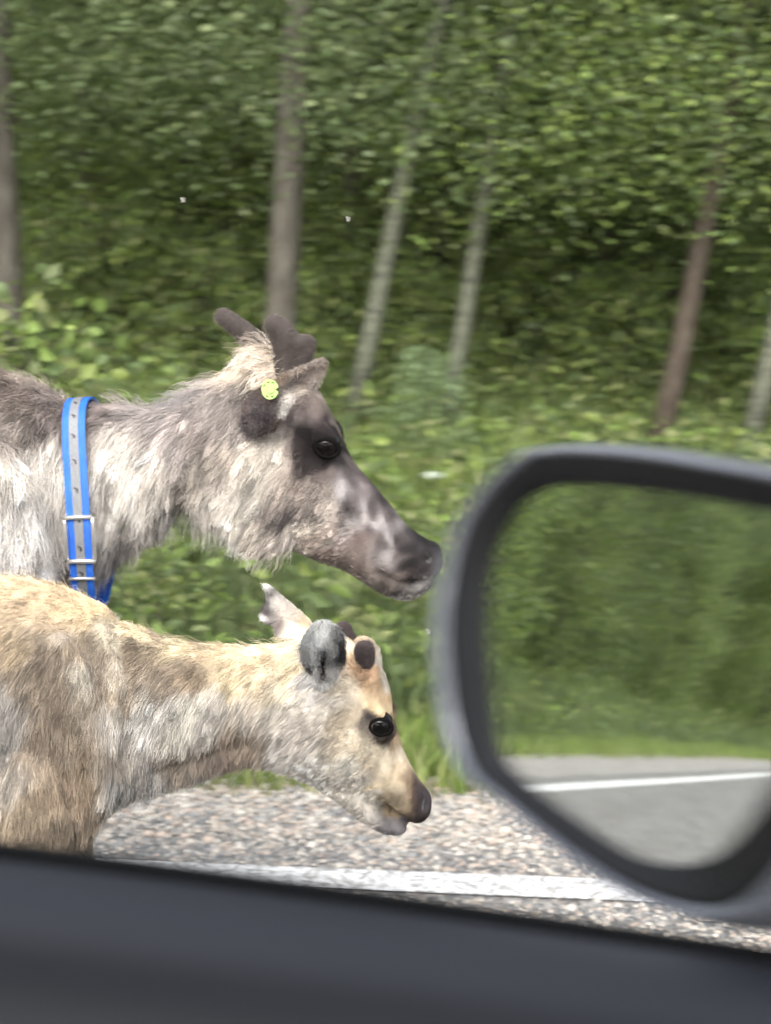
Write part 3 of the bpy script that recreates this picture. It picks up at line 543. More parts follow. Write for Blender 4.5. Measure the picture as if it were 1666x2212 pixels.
def hexa(me): V, _ = arr(me); return V
def simple_fur(name, me, parent, count, col, direction, length, rad, lift, seed=3, dens=None, **kw):
    c = col if callable(col) else (lambda P: np.repeat(np.array([s2l(col)*ALB]), len(P), 0))
    return fur(name, me, parent, count, c, lambda P: np.repeat(np.array([direction], float), len(P), 0), lambda P: np.full((len(P), 1), length), dens or (lambda P: np.ones(len(P))), rad, 0, 0, lift, seg=4, seed=seed, **kw)
# ============ adult
ad = empty('reindeer', (-.95, YA, 0)); tag(ad, 'shaggy grey brown adult reindeer with velvet antlers and blue collar, walking behind the calf', 'reindeer')
rings = [(955,1200,950,1225,.012,0),(951,1188,936,1262,.030,0),(932,1170,895,1296,.037,-.05),(905,1152,845,1293,.040,-.05),(880,1133,800,1270,.040,0),(845,1088,748,1236,.042,.05),(805,1040,695,1216,.047,.05),(765,995,640,1190,.056,0),(742,945,590,1165,.068,-.02),(718,890,530,1158,.072,.0),(690,840,480,1152,.074,0),(640,815,440,1145,.072,0),(580,800,410,1125,.070,0),(525,785,385,1110,.070,0),(460,818,350,1150,.071,0),(400,835,310,1180,.073,0),(330,870,250,1225,.077,0),(250,862,195,1275,.082,0),(170,868,130,1320,.088,0),(90,825,50,1380,.105,0),(0,795,-30,1440,.125,0),(-200,775,-200,1480,.165,-.1),(-600,785,-600,1530,.20,-.1),(-1000,790,-1000,1500,.20,-.05),(-1350,800,-1330,1380,.165,0),(-1600,880,-1540,1250,.10,0),(-1680,980,-1650,1120,.03,0)]
pcs = [loft(rings, YA, 150), blob(560,1080,YA,-.042,.06,.032,.075,.5), blob(560,1080,YA,.042,.06,.032,.075,.5), blob(698,938,YA,-.050,.028,.020,.022,-.6), blob(698,938,YA,.050,.028,.020,.022,-.6), blob(918,1215,YA,-.022,.024,.018,.030,-.6), blob(918,1215,YA,.022,.024,.018,.030,-.6), blob(585,800,YA,0,.05,.055,.035,-.4),
 blob(-40,1150,YA,-.10,.12,.06,.20,.2), blob(-40,1150,YA,.10,.12,.06,.20,.2), blob(-1400,1100,YA,-.1,.17,.08,.2,-.2), blob(-1400,1100,YA,.1,.17,.08,.2,-.2), blob(500,1110,YA,0,.05,.03,.03,.2)]
feet = []
for xx, dy, hind, kd, fd in ((-.60, -.11, 0, .03, .10), (-.62, .11, 0, .0, -.12), (-1.42, -.12, 1, 0, .06), (-1.38, .12, 1, 0, -.10)):
    t, p = animal_leg(xx, YA, dy, .66 if not hind else .70, .085 if not hind else .10, 1, kd, hind, fd); pcs.append(t); feet.append(p)
body = remesh(pcs, .0058, 5)
dent(body, YA, [(703,972,22,.003),(703,930,18,-.003),(925,1208,9,.010),(600,1010,22,.004),(780,1130,40,.003)], [([(945,1248),(905,1262),(860,1262),(820,1240)],5,.005),([(625,1150),(650,1105),(640,1060)],12,.006),([(470,1180),(400,1130),(380,1090)],14,.010)])
SPOTS = []
for k in range(34):
    sx = 735+120*random.random(); SPOTS.append((sx, 1050+(sx-735)*.55+random.uniform(0, 75), *((182, 170, 165) if k % 2 else (84, 74, 73))))
A_COL = [(x, y, *([v+(172-v)*.38 for v in c] if sum(c) < 420 and 140 < x < 520 else c)) for x, y, *c in A_COL]
acol = cmap([(x, y, a*1.01, b, c*.98) for x, y, a, b, c in A_COL]+SPOTS, YA, 11, .38, 1.1); aP = patchy(acol, 60, 3, 1.35, .35)
V, Nn = arr(body); Ln = A_LEN.at(V)[:, 0]; Ln = np.where(V[:, 2] < .45, .012, Ln); V2 = V-Nn*(Ln*.22)[:, None]; body.vertices.foreach_set('co', V2.astype(np.float32).ravel()); body.update(); setcol(body, aP(V)*.8)
bo = link('body', body, ad, M['skin'])
def adens(P):
    u, v = pix(P); near = P[:, 1] < YA+.05; L_ = A_LEN.at(P)[:, 0]
    return np.where(u > -60, np.where(near, 1.0, .35), .12)*np.where(L_ < .0045, .9, 1)*np.where(P[:, 2] < .35, .3, 1)*np.where(u > 640, 3.4, 1)*np.where(np.hypot(u-706, v-970) < 26, .0, 1)*np.where(np.hypot(u-935, v-1222) < 24, .1, 1)
def alen(P): L_ = np.maximum(A_LEN.at(P), .0062); L_[P[:, 2] < .5] = np.minimum(L_[P[:, 2] < .5], .015); return L_*(.58+.42*vnoise(P, 22, 8))[:, None]*np.where(P[:, 2:] < .0, 1, 1)
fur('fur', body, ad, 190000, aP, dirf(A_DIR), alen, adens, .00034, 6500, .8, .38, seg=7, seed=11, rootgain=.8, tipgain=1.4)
def crest(me, parent, Yc, count, colf, dirm, length, seed, rad):
    def dens(P):
        k = np.abs(P[:, 1]-Yc) < .05; u, v = pix(P); return np.where(k & (u > -50) & (u < 640), 1., 0)*np.clip((P[:, 2]-P[:, 2].min())/(P[:, 2].max()-P[:, 2].min())*6-2.2, .12, 1)
    fur('guard_hair', me, parent, count, lambda P: np.clip(colf(P)*1.25, 0, .85), dirf(dirm), lambda P: length*(.6+.9*vnoise(P, 35, 12))[:, None], dens, rad, count//14, .55, 1.0, seg=6, seed=seed)
crest(body, ad, YA, 3600, aP, A_DIR, .042, 31, .00028)
for p in feet: hoof(ad, p, 1.0)
eye(body, ad, 706, 968, YA, .0195, .0034, -.35)
# nostrils and nose pad
def patch_disc(px, py, Yc, me, rx, rz, rot, name, material, parent, off=.0012, both=True):
    bv = BVHTree.FromPolygons([v.co.copy() for v in me.vertices], [tuple(p.vertices) for p in me.polygons])
    V = []; n = 20
    for f in (0, .5, 1):
        for j in range(n):
            a = 2*math.pi*j/n; x, z = math.cos(a)*rx*f, math.sin(a)*rz*f; x, z = x*math.cos(rot)-z*math.sin(rot), x*math.sin(rot)+z*math.cos(rot)
            d = Vector(ray(px+x, py-z)).normalized(); h, nn, _, _ = bv.ray_cast(Vector((0, 0, CAMZ)), d)
            if h is None: h = Vector(W(px+x, py-z, Yc-.02)); nn = Vector((0, -1, 0))
            V.append(np.array(h)-np.array(d)*off*(1.2-f))
    Fc = [(i*n+j, i*n+(j+1) % n, (i+1)*n+(j+1) % n, (i+1)*n+j) for i in (0, 1) for j in range(n)]
    for s in ((1, -1) if both else (1,)):
        U = np.array(V); U[:, 1] = Yc+(U[:, 1]-Yc)*s; link(name, npmesh(name, U, Fc), parent, material)
patch_disc(926, 1206, YA, body, 7, 15, .45, 'nostril', M['nostril'], ad)
# ears
def colored(V, Fc, colf, name, parent, material='skin'):
    import bmesh
    me = npmesh(name, np.array(V), Fc, colf(np.array(V))); bm = bmesh.new(); bm.from_mesh(me); bmesh.ops.recalc_face_normals(bm, faces=bm.faces); bm.to_mesh(me); bm.free(); o = link(name, me, parent, M[material]); return o, me
def earcol(rows, Yc, soft=8): mp = cmap(rows, Yc, soft); return lambda P: mp.at(P, np.stack(pix(P), 1))
AE = earcol([(640,800,185,172,162),(665,790,190,178,168),(690,785,190,178,168),(685,800,135,124,118),(660,812,118,108,104),(630,828,112,104,101),(690,815,170,158,148),(672,832,165,154,146),(655,822,120,110,106),(560,880,98,92,92),(600,890,104,97,95),(545,920,112,104,102),(555,900,80,74,75),(585,905,70,64,66),(575,860,95,80,72),(640,820,95,84,80),(600,915,95,82,76),(690,790,150,130,115),(660,830,120,105,95),(630,868,215,208,200),(612,895,225,220,212),(650,850,200,188,175),(530,880,120,108,104),(610,812,160,140,122),(525,920,95,88,88),(575,932,90,82,80),(650,800,175,155,138),(675,798,110,96,90)], YA)
Vv, Ff = panel([(522,880),(540,852),(575,832),(608,812),(655,792),(703,777),(699,806),(680,838),(650,850),(626,872),(610,902),(598,925),(570,940),(540,942),(524,915)], (575,882), [YA-.072,YA-.082,YA-.095,YA-.108,YA-.12,YA-.128,YA-.125,YA-.12,YA-.115,YA-.112,YA-.108,YA-.10,YA-.09,YA-.078,YA-.072], YA-.104, .014)
eo, em = colored(Vv, Ff, AE, 'ear', ad); simple_fur('ear_fur', em, eo, 11000, lambda P: AE(P)*(.6+.8*vnoise(P, 260, 4))[:, None], (-.1, -.4, .3), .0085, .00026, .6, 5, frizz=.3); 
Vf = np.array(Vv); Vf[:, 1] = 2*YA-Vf[:, 1]; Vf[:, 0] -= .015; Vf[:, 2] -= .02; colored(Vf, [f[::-1] for f in Ff], lambda P: np.repeat([s2l((90,80,76))*ALB], len(P), 0), 'ear', ad)
# ear tag
tg = W(583, 841, YA-.118); n_ = 30; V = []; Fc = []; tn = np.array([.25, -.95, .1]); tn /= np.linalg.norm(tn); tu = np.cross(tn, [0, 0, 1.]); tu /= np.linalg.norm(tu); tv = np.cross(tu, tn)
def disc(c, r0, r1, t0, t1, n=30, notch=False):
    V = []; Fc = []
    for r, dd in ((r0, t0), (r1, t0), (r1, t1), (r0, t1)):
        for j in range(n):
            a = 2*math.pi*j/n; k = .62 if notch and abs(a-math.pi) < .2 and r == r1 else 1
            V.append(c+tu*math.cos(a)*r*k*.9+tv*math.sin(a)*r*k*1.05+tn*dd)
    for i in range(4):
        for j in range(n): Fc.append((i*n+j, i*n+(j+1) % n, ((i+1) % 4)*n+(j+1) % n, ((i+1) % 4)*n+j))
    return V, Fc
to = link('ear_tag', npmesh('ear_tag', *disc(tg, .0004, .0118, 0, .0016, notch=True), smooth=False), ad, M['tag'])
link('tag_button', npmesh('tag_button', *disc(tg, .0002, .0048, .0014, .0034), smooth=False), to, M['tag'], keep=False)
link('tag_print', npmesh('tag_print', *merge([tube([tg+tn*.002+tu*.0088*math.cos(a)+tv*.0088*math.sin(a)*1.05 for a in np.linspace(a0, a0+.35, 4)], .0007, 6) for a0 in (.4, 1.1, 1.8, 4.2, 5.0)])), to, M['tag_ink'], keep=False)
# antlers
def antler(name, paths, Yc, parent, colf, hairs=6500, hl=.0035):
    pcs = []
    for pts in paths:
        P = catmull([W(x, y, Yc+dy) for x, y, dy, r in pts], 26); q = catmull([[r] for *_, r in pts], 26)[:, 0]; 
        e = P[-1]+(P[-1]-P[-2])/np.linalg.norm(P[-1]-P[-2])*q[-1]*.55; P = np.vstack([P, e]); q = np.append(q, q[-1]*.55); pcs.append(tube(P, q, 16))
    me = remesh(pcs, .0026, 6); V, _ = arr(me); setcol(me, colf(V)); o = link(name, me, parent, M['velvet'])
    simple_fur('velvet_fuzz', me, o, hairs, lambda P: colf(P)*2.0, (.1, 0, .5), hl*1.4, .00026, 1.5, 9, tipgain=2.0, rootgain=.7); return o
def vel(P): n = vnoise(P, 90, 2); return s2l((92, 84, 80))*.45*(.75+.5*n)[:, None]
antler('antler', [[(622,812,-.035,.021),(622,775,-.035,.0185),(618,740,-.037,.0185),(603,712,-.040,.0155),(586,695,-.043,.0125)],[(620,770,-.035,.018),(638,752,-.037,.016),(655,742,-.04,.0125),(671,742,-.042,.0105)],[(630,800,-.035,.016),(650,775,-.036,.014),(668,750,-.04,.010)]], YA, ad, vel)
antler('antler', [[(602,815,.035,.020),(580,770,.04,.0155),(548,735,.045,.0145),(510,703,.05,.0128),(477,680,.055,.0115)]], YA, ad, vel)
# ---- collar, worn by the adult
co = empty('collar', tuple(W(172, 1085, YA))); tag(co, 'bright blue webbing collar with grey reflective band around the neck of the adult reindeer', 'collar')
def collar_path(t):
    """t=0 top of neck, .5 bottom; returns centre, outward normal"""
    a = 2*math.pi*t; ctop = W(172, 864, YA); cbot = W(200, 1315, YA); C = (ctop+cbot)/2; H = (ctop-cbot)/2
    bow = .012*math.sin(a)**2*(1 if True else 0); p = C+H*math.cos(a)+np.array([bow*.8, -(.0945)*math.copysign(abs(math.sin(a))**.85, math.sin(a)), 0])
    return p
def collar_strip(name, w0, w1, off, th, mat_, parent, t0=0, t1=1, n=160):
    T = np.linspace(t0, t1, n); P = np.array([collar_path(t) for t in T]); dP = np.array([collar_path(t+.002)-collar_path(t-.002) for t in T]); dP /= np.linalg.norm(dP, axis=1)[:, None]
    C = P.mean(0) if t1-t0 > .9 else np.array([collar_path(t) for t in np.linspace(0, 1, 40)]).mean(0)
    side = np.cross(dP, P-C); side /= np.linalg.norm(side, axis=1)[:, None]; side *= np.sign(side[:, :1]+1e-9); out = np.cross(side, dP); out *= np.sign((out*(P-C)).sum(1))[:, None]
    V = []
    for i in range(n):
        for a, b in ((w0, off), (w1, off), (w1, off+th), (w0, off+th)): V.append(P[i]+side[i]*a+out[i]*b)
    Fc = [(i*4+j, i*4+(j+1) % 4, (i+1)*4+(j+1) % 4, (i+1)*4+j) for i in range(n-1) for j in range(4)]
    Fc += [(3, 2, 1, 0), tuple(range(n*4-4, n*4))]
    return link(name, npmesh(name, V, Fc, smooth=False), parent, mat_), (P, side, out, dP)
HW = .0147
collar_strip('blue_strap', -HW, HW, 0, .0028, M['blue'], co)
gb, fr = collar_strip('reflective_band', -.0058, .0058, .0029, .0007, M['grey_band'], co)
def frame_at(t):
    P = collar_path(t); dP = collar_path(t+.002)-collar_path(t-.002); dP /= np.linalg.norm(dP); C = (W(172, 864, YA)+W(200, 1315, YA))/2
    s = np.cross(dP, P-C); s /= np.linalg.norm(s); s *= math.copysign(1, s[0]); o = np.cross(s, dP); o *= math.copysign(1, o@(P-C)); return P, s, o, dP
def boxat(t, ds, do, hs_, ho, ht, skew=0):
    P, s, o, dd = frame_at(t); V = []
    for a in (-1, 1):
        for b in (-1, 1):
            for c in (-1, 1): V.append(P+s*(ds+a*hs_)+o*(do+b*ho)+dd*(c*ht+skew*a))
    return V, [(0, 1, 3, 2), (4, 6, 7, 5), (0, 4, 5, 1), (2, 3, 7, 6), (0, 2, 6, 4), (1, 5, 7, 3)]
for i in range(22):
    t = .035+i*.0425
    a = boxat(t, -.0006, .0038, .0024, .0004, .0009, .0012); b = boxat(t+.004, .0008, .0038, .0012, .0004, .0016)
    link('printed_mark', npmesh('printed_mark', *merge([a, b]), smooth=False), co, M['mark'])
def bar(name, t, ds0, ds1, off, r, parent): 
    P, s, o, dd = frame_at(t); return tube([P+s*ds0+o*off, P+s*(ds0+ds1)/2+o*off, P+s*ds1+o*off], r, 10)
def rail(t0, t1, ds, off, r): return tube([frame_at(t)[0]+frame_at(t)[1]*ds+frame_at(t)[2]*(off+.002*math.sin(math.pi*(t-t0)/(t1-t0))) for t in np.linspace(t0, t1, 9)], r, 10)
tb0, tb1 = .246, .312
bk = link('buckle', npmesh('buckle', *merge([bar('', tb0, -.019, .0175, .005, .0030, None), bar('', tb1, -.0165, .0185, .005, .0032, None), rail(tb0, tb1, -.0175, .004, .0024), rail(tb0, tb1, .0178, .004, .0026)])), co, M['steel'])
link('keeper_bar', npmesh('keeper_bar', *bar('', .342, -.0165, .0165, .0055, .0022, None)), co, M['steel'])
# ============ calf
cf = empty('reindeer_calf', (-.75, YC, 0)); tag(cf, 'sandy beige reindeer calf with stubby velvet antlers, nearest to the car, head lowered', 'calf')
rings = [(936,1728,930,1752,.008,0),(928,1712,912,1772,.019,0),(908,1685,872,1772,.024,0),(886,1645,838,1742,.027,0),(867,1597,790,1722,.031,0),(853,1545,728,1705,.040,.05),(847,1495,668,1685,.049,.05),(832,1450,615,1668,.054,.0),(800,1412,570,1656,.055,0),(745,1372,530,1655,.053,0),(685,1365,490,1665,.050,0),(620,1384,440,1685,.048,0),(540,1391,385,1700,.050,0),(450,1387,330,1715,.054,0),(370,1376,285,1730,.060,0),(290,1345,235,1755,.068,0),(200,1295,160,1790,.080,0),(90,1254,70,1815,.093,0),(-60,1240,-60,1835,.11,-.05),(-350,1235,-350,1850,.12,-.08),(-650,1240,-640,1800,.115,0),(-850,1300,-830,1680,.08,0),(-930,1390,-900,1540,.03,0)]
pcs = [loft(rings, YC, 140), loft([(700,1640,640,1672,.030,0),(770,1690,700,1706,.028,0),(820,1742,770,1766,.0195,0),(850,1768,815,1794,.0165,0),(872,1781,845,1803,.0145,0),(882,1788,874,1802,.010,0)], YC, 40),
 blob(818,1548,YC,-.034,.024,.012,.018,-.5), blob(818,1548,YC,.034,.024,.012,.018,-.5), blob(700,1560,YC,-.033,.045,.02,.045,.5), blob(700,1560,YC,.033,.045,.02,.045,.5), blob(905,1742,YC,-.012,.014,.012,.017,-.6), blob(905,1742,YC,.012,.014,.012,.017,-.6),
 blob(130,1540,YC,-.062,.075,.035,.13,.25), blob(130,1540,YC,.062,.075,.035,.13,.25), blob(-700,1500,YC,-.06,.1,.05,.13,-.2), blob(-700,1500,YC,.06,.1,.05,.13,-.2), blob(790,1440,YC,-.025,.02,.018,.03,.2), blob(790,1440,YC,.025,.02,.018,.03,.2)]
feet = []
for xx, dy, hind, kd, fd in ((-.37, -.062, 0, -.01, -.06), (-.36, .062, 0, .04, .07), (-.78, -.07, 1, 0, .05), (-.76, .07, 1, 0, -.08)):
    t, p = animal_leg(xx, YC, dy, .54 if not hind else .56, .060 if not hind else .06, .7, kd, hind, fd); pcs.append(t); feet.append(p)
body = remesh(pcs, .0042, 5)
dent(body, YC, [(822,1571,15,.002),(820,1548,12,-.002),(912,1737,7,.004)], [([(883,1778),(858,1766),(832,1744)],5,.004),([(255,1340),(282,1440),(290,1530),(270,1640)],12,.007),([(205,1790),(200,1720),(130,1560)],12,.006),([(530,1615),(440,1640),(340,1670)],13,.008)])
C_COL = [(x, y, *([v+(t-v)*.58 for v, t in zip(c, (182, 165, 140))] if sum(c) < 420 and x < 620 else c)) for x, y, *c in C_COL]
ccol = cmap(C_COL, YC, 9, .18, 1.08); cP = patchy(ccol, 110, 6, .95, .45)
V, Nn = arr(body); Ln = C_LEN.at(V)[:, 0]; Ln = np.where(V[:, 2] < .25, .006, Ln); body.vertices.foreach_set('co', (V-Nn*(Ln*.22)[:, None]).astype(np.float32).ravel()); body.update(); setcol(body, cP(V)*.85)
link('body', body, cf, M['skin'])
def cdens(P):
    u, v = pix(P); near = P[:, 1] < YC+.04; return np.where(u > -60, np.where(near, 1.0, .4), .15)*np.where(P[:, 2] < .25, .3, 1)*np.where(u > 650, 3.0, 1)*np.where(u > 840, 1.4, 1)*np.where(np.hypot(u-822, v-1571) < 20, .0, 1)*np.where(np.hypot(u-926, v-1742) < 22, .05, 1)
def clen(P): L_ = np.maximum(C_LEN.at(P), .0046); L_[P[:, 2] < .28] = np.minimum(L_[P[:, 2] < .28], .007); return L_*(.68+.34*vnoise(P, 30, 4))[:, None]
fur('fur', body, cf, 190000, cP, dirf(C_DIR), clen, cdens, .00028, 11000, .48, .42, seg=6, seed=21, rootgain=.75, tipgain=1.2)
crest(body, cf, YC, 2600, cP, C_DIR, .019, 32, .00016)
for p in feet: hoof(cf, p, .7)
eye(body, cf, 823, 1571, YC, .0145, .0024, -.15)
patch_disc(916, 1738, YC, body, 4, 15, -.15, 'nostril', M['nostril'], cf)
CE = earcol([(700,1350,190,190,186),(670,1370,150,152,150),(690,1400,120,122,122),(697,1424,14,14,16),(698,1438,10,10,12),(699,1452,14,14,16),(690,1380,190,192,190),(672,1388,170,172,170),(700,1365,205,205,202),(684,1415,165,165,163),(686,1440,190,188,184),(712,1425,120,118,116),(712,1440,190,186,182),(675,1425,150,150,148),(698,1405,30,30,32),(718,1400,130,128,126),(733,1415,45,44,46),(745,1400,60,56,56),(665,1440,80,78,78),(655,1400,130,130,128),(715,1450,225,222,215),(735,1450,210,205,198),(680,1465,205,203,198),(700,1475,232,230,225),(745,1445,190,175,155),(725,1365,120,118,116),(710,1380,160,160,156)], YC, 6)  # near-black rows paint the shade inside the ear slit and hollow
Vv, Ff = panel([(651,1392),(664,1362),(690,1340),(716,1344),(738,1366),(744,1400),(742,1436),(724,1462),(700,1480),(672,1456),(652,1424)], (700,1400), [YC-.078,YC-.088,YC-.096,YC-.096,YC-.088,YC-.078,YC-.07,YC-.060,YC-.058,YC-.066,YC-.072], YC-.100, .02)
eo, em = colored(Vv, Ff, CE, 'ear', cf)
ev, en = arr(em); eu, ew = pix(ev); fr_ = (en[:, 1] < .3)
for x0, y0, x1, y1, rr_, am in ((698, 1418, 699, 1458, 5, .016), (731, 1385, 734, 1440, 6, .010), (664, 1400, 676, 1445, 6, .006)):
    t_ = np.clip(((eu-x0)*(x1-x0)+(ew-y0)*(y1-y0))/((x1-x0)**2+(y1-y0)**2), 0, 1); dd_ = (eu-x0-t_*(x1-x0))**2+(ew-y0-t_*(y1-y0))**2; ev[:, 1] += am*np.exp(-dd_/(2*rr_*rr_))
em.vertices.foreach_set('co', ev.astype(np.float32).ravel()); em.update()
CEn = lambda P: CE(P)*(.8+.7*vnoise(P*[1, 1, .3], 420, 4))[:, None]
simple_fur('ear_fur', em, eo, 11000, CEn, (.02, -.15, -.7), .0075, .00024, .6, 6, frizz=.3)
CF = earcol([(570,1265,225,222,215),(575,1300,60,55,55),(572,1325,70,64,62),(566,1335,215,210,205),(590,1300,190,184,176),(620,1320,205,196,185),(600,1350,150,140,134),(585,1345,130,122,118),(640,1340,215,205,190),(630,1365,225,212,190),(565,1290,225,222,218),(580,1285,70,64,62),(655,1350,232,218,190)], YC, 6)
Vv, Ff = panel([(567,1261),(582,1263),(602,1280),(640,1312),(672,1342),(690,1375),(640,1385),(600,1378),(590,1350),(576,1347),(562,1335),(569,1310),(574,1290)], (615,1335), [YC+.08,YC+.08,YC+.075,YC+.06,YC+.04,YC+.03,YC+.03,YC+.04,YC+.05,YC+.055,YC+.06,YC+.07,YC+.075], YC+.068, .010)
eo, em = colored(Vv, Ff, CF, 'ear', cf); simple_fur('ear_fur', em, eo, 7000, CF, (-.8, -.1, .6), .0055, .00024, .6, 7)
def vel2(P): n = vnoise(P, 120, 2); return s2l((82, 73, 71))*.42*(.75+.5*n)[:, None]
antler('antler', [[(792,1462,-.028,.0095),(790,1430,-.031,.0098),(788,1408,-.034,.0110),(787,1398,-.036,.0108)]], YC, cf, vel2, 4500, .0028)
antler('antler', [[(760,1395,.028,.010),(745,1370,.032,.010),(736,1358,.034,.0118)]], YC, cf, vel2, 3500, .0028)
# ------------------------------------------------------------------ the car
car = empty('car', (.2, -.4, 0)); tag(car, 'dark grey car whose door top and left side mirror fill the foreground', 'car')
yS = .46; pL = W(-700, 1738, yS); pR = W(2300, 2149, yS); dirx = (pR-pL)/np.linalg.norm(pR-pL)
def extr(profile, name, material, a=pL, b=pR, n=24):
    V = []; k = len(profile)
    for i in range(n+1):
        p = a+(b-a)*i/n+np.array([0, -.0, -.0]); p = p+np.array([0, 0, .0022*math.sin(math.pi*i/n)])
        for y, z in profile: V.append(p+np.array([0, y, z]))
    Fc = [(i*k+j, i*k+j+1, (i+1)*k+j+1, (i+1)*k+j) for i in range(n) for j in range(k-1)]
    Fc += [(i*k+k-1, i*k, (i+1)*k, (i+1)*k+k-1) for i in range(n)]; Fc += [tuple(range(k))[::-1], tuple(range(n*k, n*k+k))]
    me = npmesh(name, V, Fc); me.set_sharp_from_angle(angle=R(28)); return link(name, me, car, material)
extr([(-.0042, -.006), (-.004, -.0012), (-.0025, .0004), (.0, .0006), (.005, -.001), (.007, -.02), (-.0042, -.02)], 'window_seal', M['seal'])
pr = [(-.0048, -.0035), (-.0065, -.0022), (-.014, -.0026), (-.024, -.0050), (-.034, -.0100), (-.042, -.0180), (-.049, -.031), (-.055, -.050), (-.058, -.085), (-.056, -.14), (-.046, -.25), (-.040, -.5), (-.0048, -.5)]
extr(pr, 'door_trim', M['trim'])
extr([(.010, -.004), (.018, -.008), (.03, -.04), (.038, -.12), (.04, -.3), (.035, -.55), (.01, -.55)], 'door_skin', M['house'])
# roof, floor and far door of the same car, unseen and added to shade the cabin side of the near door
def slab(name, pts, x0, x1, material):
    P = catmull([(0, *p) for p in pts], 24)[:, 1:]; V = []; k = len(P)
    for th in (0, .025):
        for x in (x0, x1):
            for y, z in P: V.append((x, y, z-th))
    Fc = [(i, i+1, k+i+1, k+i) for i in range(k-1)]+[(2*k+i, 3*k+i, 3*k+i+1, 2*k+i+1) for i in range(k-1)]
    Fc += [(i, 2*k+i, 2*k+i+1, i+1) for i in range(k-1)]+[(k+i, k+i+1, 3*k+i+1, 3*k+i) for i in range(k-1)]+[(0, k, 3*k, 2*k), (k-1, 3*k-1, 4*k-1, 2*k-1)]
    me = npmesh(name, V, Fc); me.set_sharp_from_angle(angle=R(35)); return link(name, me, car, material)
slab('roof', [(.27, 1.36), (.2, 1.42), (-.1, 1.46), (-.9, 1.46), (-1.15, 1.41), (-1.22, 1.35)], -1.6, .75, M['house'])
slab('floor_pan', [(.40, .25), (-.4, .24), (-1.3, .25)], -1.6, 1.3, M['trim'])
slab('far_door', [(-1.30, .98), (-1.34, .7), (-1.34, .45), (-1.31, .26)], -1.6, 1.3, M['trim'])
# side mirror
MC = W(1400, 1450, .53); dM = ray(1360, 1700); dM /= np.linalg.norm(dM)
tgt = np.array([-8.4, YE+.05, 0.]); Mp = W(1360, 1700, .53); rM = tgt-Mp; rM /= np.linalg.norm(rM); nM = rM-dM; nM /= np.linalg.norm(nM)
def onplane(px, py, back=0.):
    d = ray(px, py); o = np.array([0, 0, CAMZ]); t = ((MC-o)@nM)/(d@nM); return o+d*t-nM*back
Gp = [(1190,1047),(1260,1046),(1420,1062),(1560,1085),(1700,1112),(1800,1150),(1835,1240),(1815,1380),(1740,1540),(1666,1672),(1600,1775),(1540,1840),(1480,1866),(1410,1864),(1340,1838),(1230,1766),(1130,1692),(1085,1640),(1062,1560),(1050,1440),(1045,1320),(1052,1230),(1080,1150),(1130,1078)]
Op = [(1140,962),(1260,950),(1420,960),(1560,982),(1700,1005),(1860,1040),(1960,1150),(1970,1350),(1930,1600),(1860,1800),(1780,1930),(1680,2010),(1560,2015),(1430,1975),(1320,1920),(1200,1835),(1070,1725),(1000,1665),(962,1570),(944,1450),(943,1330),(966,1215),(1000,1115),(1065,1030)]
n = 96; G3 = catmull([onplane(*p) for p in Gp+Gp[:1]], n+1)[:-1]; O3 = catmull([onplane(*p) for p in Op+Op[:1]], n+1)[:-1]; gc = G3.mean(0); oc = O3.mean(0)
def ringset(rs):
    V = []; Fc = []
    for f, sc, bk_ in rs:
        Rr = G3+(O3-G3)*f; c = gc+(oc-gc)*f; V += list(c+(Rr-c)*sc-nM*bk_)
    for i in range(len(rs)-1):
        for j in range(n): Fc.append((i*n+j, i*n+(j+1) % n, (i+1)*n+(j+1) % n, (i+1)*n+j))
    return V, Fc
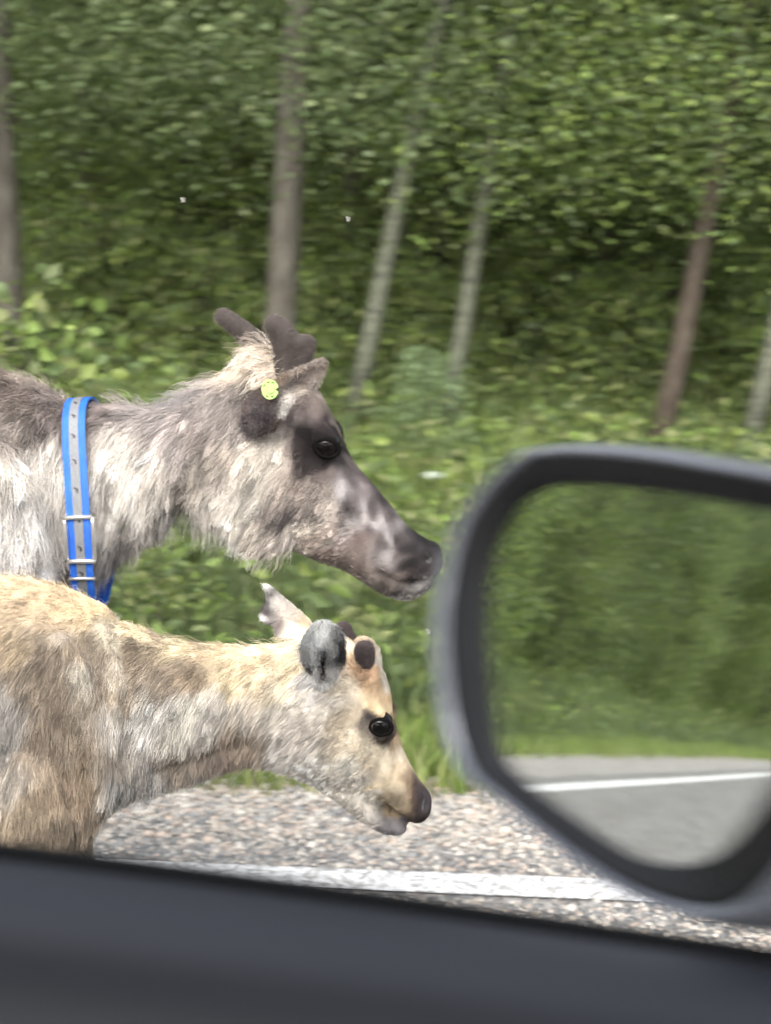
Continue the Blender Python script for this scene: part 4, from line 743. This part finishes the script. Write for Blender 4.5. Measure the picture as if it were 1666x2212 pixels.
hV, hF = ringset([(.62, 1, -.0035), (.68, 1, -.0062), (.76, 1, -.0066), (.84, 1, -.0045), (.91, 1, -.0005), (.96, 1, .005), (.99, 1, .011), (1.0, 1.0, .02), (1, .985, .034), (1, .93, .055), (1, .8, .078), (1, .6, .092), (1, .3, .10), (1, .02, .102)])
sm = link('side_mirror', npmesh('side_mirror', hV, hF), car, M['house'])
bV, bF = ringset([(0, 1.0, .006), (0, 1.0, .004), (.08, 1, .002), (.3, 1, -.0005), (.5, 1, -.0028), (.625, 1, -.0038), (.625, 1, .004), (.3, 1, .012)])
link('mirror_bezel', npmesh('mirror_bezel', bV, bF), sm, M['bezel'], keep=False)
V = [gc-nM*.0035]; Fc = []
for f in (.25, .5, .75, 1.0): V += list(gc+(G3-gc)*f*1.004-nM*(.0035+.0001*f*f))
Fc = [(0, 1+j, 1+(j+1) % n) for j in range(n)]+[(1+i*n+j, 1+(i+1)*n+j, 1+(i+1)*n+(j+1) % n, 1+i*n+(j+1) % n) for i in range(3) for j in range(n)]
link('mirror_glass', npmesh('mirror_glass', V, Fc), sm, M['mirror'], keep=False)
# mirror foot joining the door
a0 = onplane(1760, 1930, .05); b0 = W(1950, 2150, yS)+np.array([0, .02, -.02]); 
P = catmull([a0, a0*.5+b0*.5+np.array([.0, .01, -.0]), b0], 14)
link('mirror_foot', npmesh('mirror_foot', *tube(P, [(.03, .03)]*14, 20)), car, M['bezel'])
# ------------------------------------------------------------------ midges over the animals
for px, py, yy, lab in ((395, 436, 1.5, 'tiny pale midge in the air above the reindeer, upper left of the photo'), (752, 477, 1.6, 'tiny pale midge in the air left of the leaning birch'), (925, 1368, 1.5, 'tiny midge hovering beside the car mirror between the two reindeer muzzles')):
    p = W(px, py, yy); V1 = tube([p+[-.002, 0, 0], p, p+[.0025, 0, .0008]], [.0003, .0005, .0002], 6)
    V2 = ([p, p+[-.0025, .001, .004], p+[-.0008, .001, .0045]], [(0, 1, 2)]); V3 = ([p, p+[.0028, -.001, .0036], p+[.001, -.001, .0042]], [(0, 1, 2)])
    tag(link('midge', npmesh('midge', *merge([V1, V2, V3]), smooth=False), mat=M['insect']), lab, 'insect', 'midges in the air')
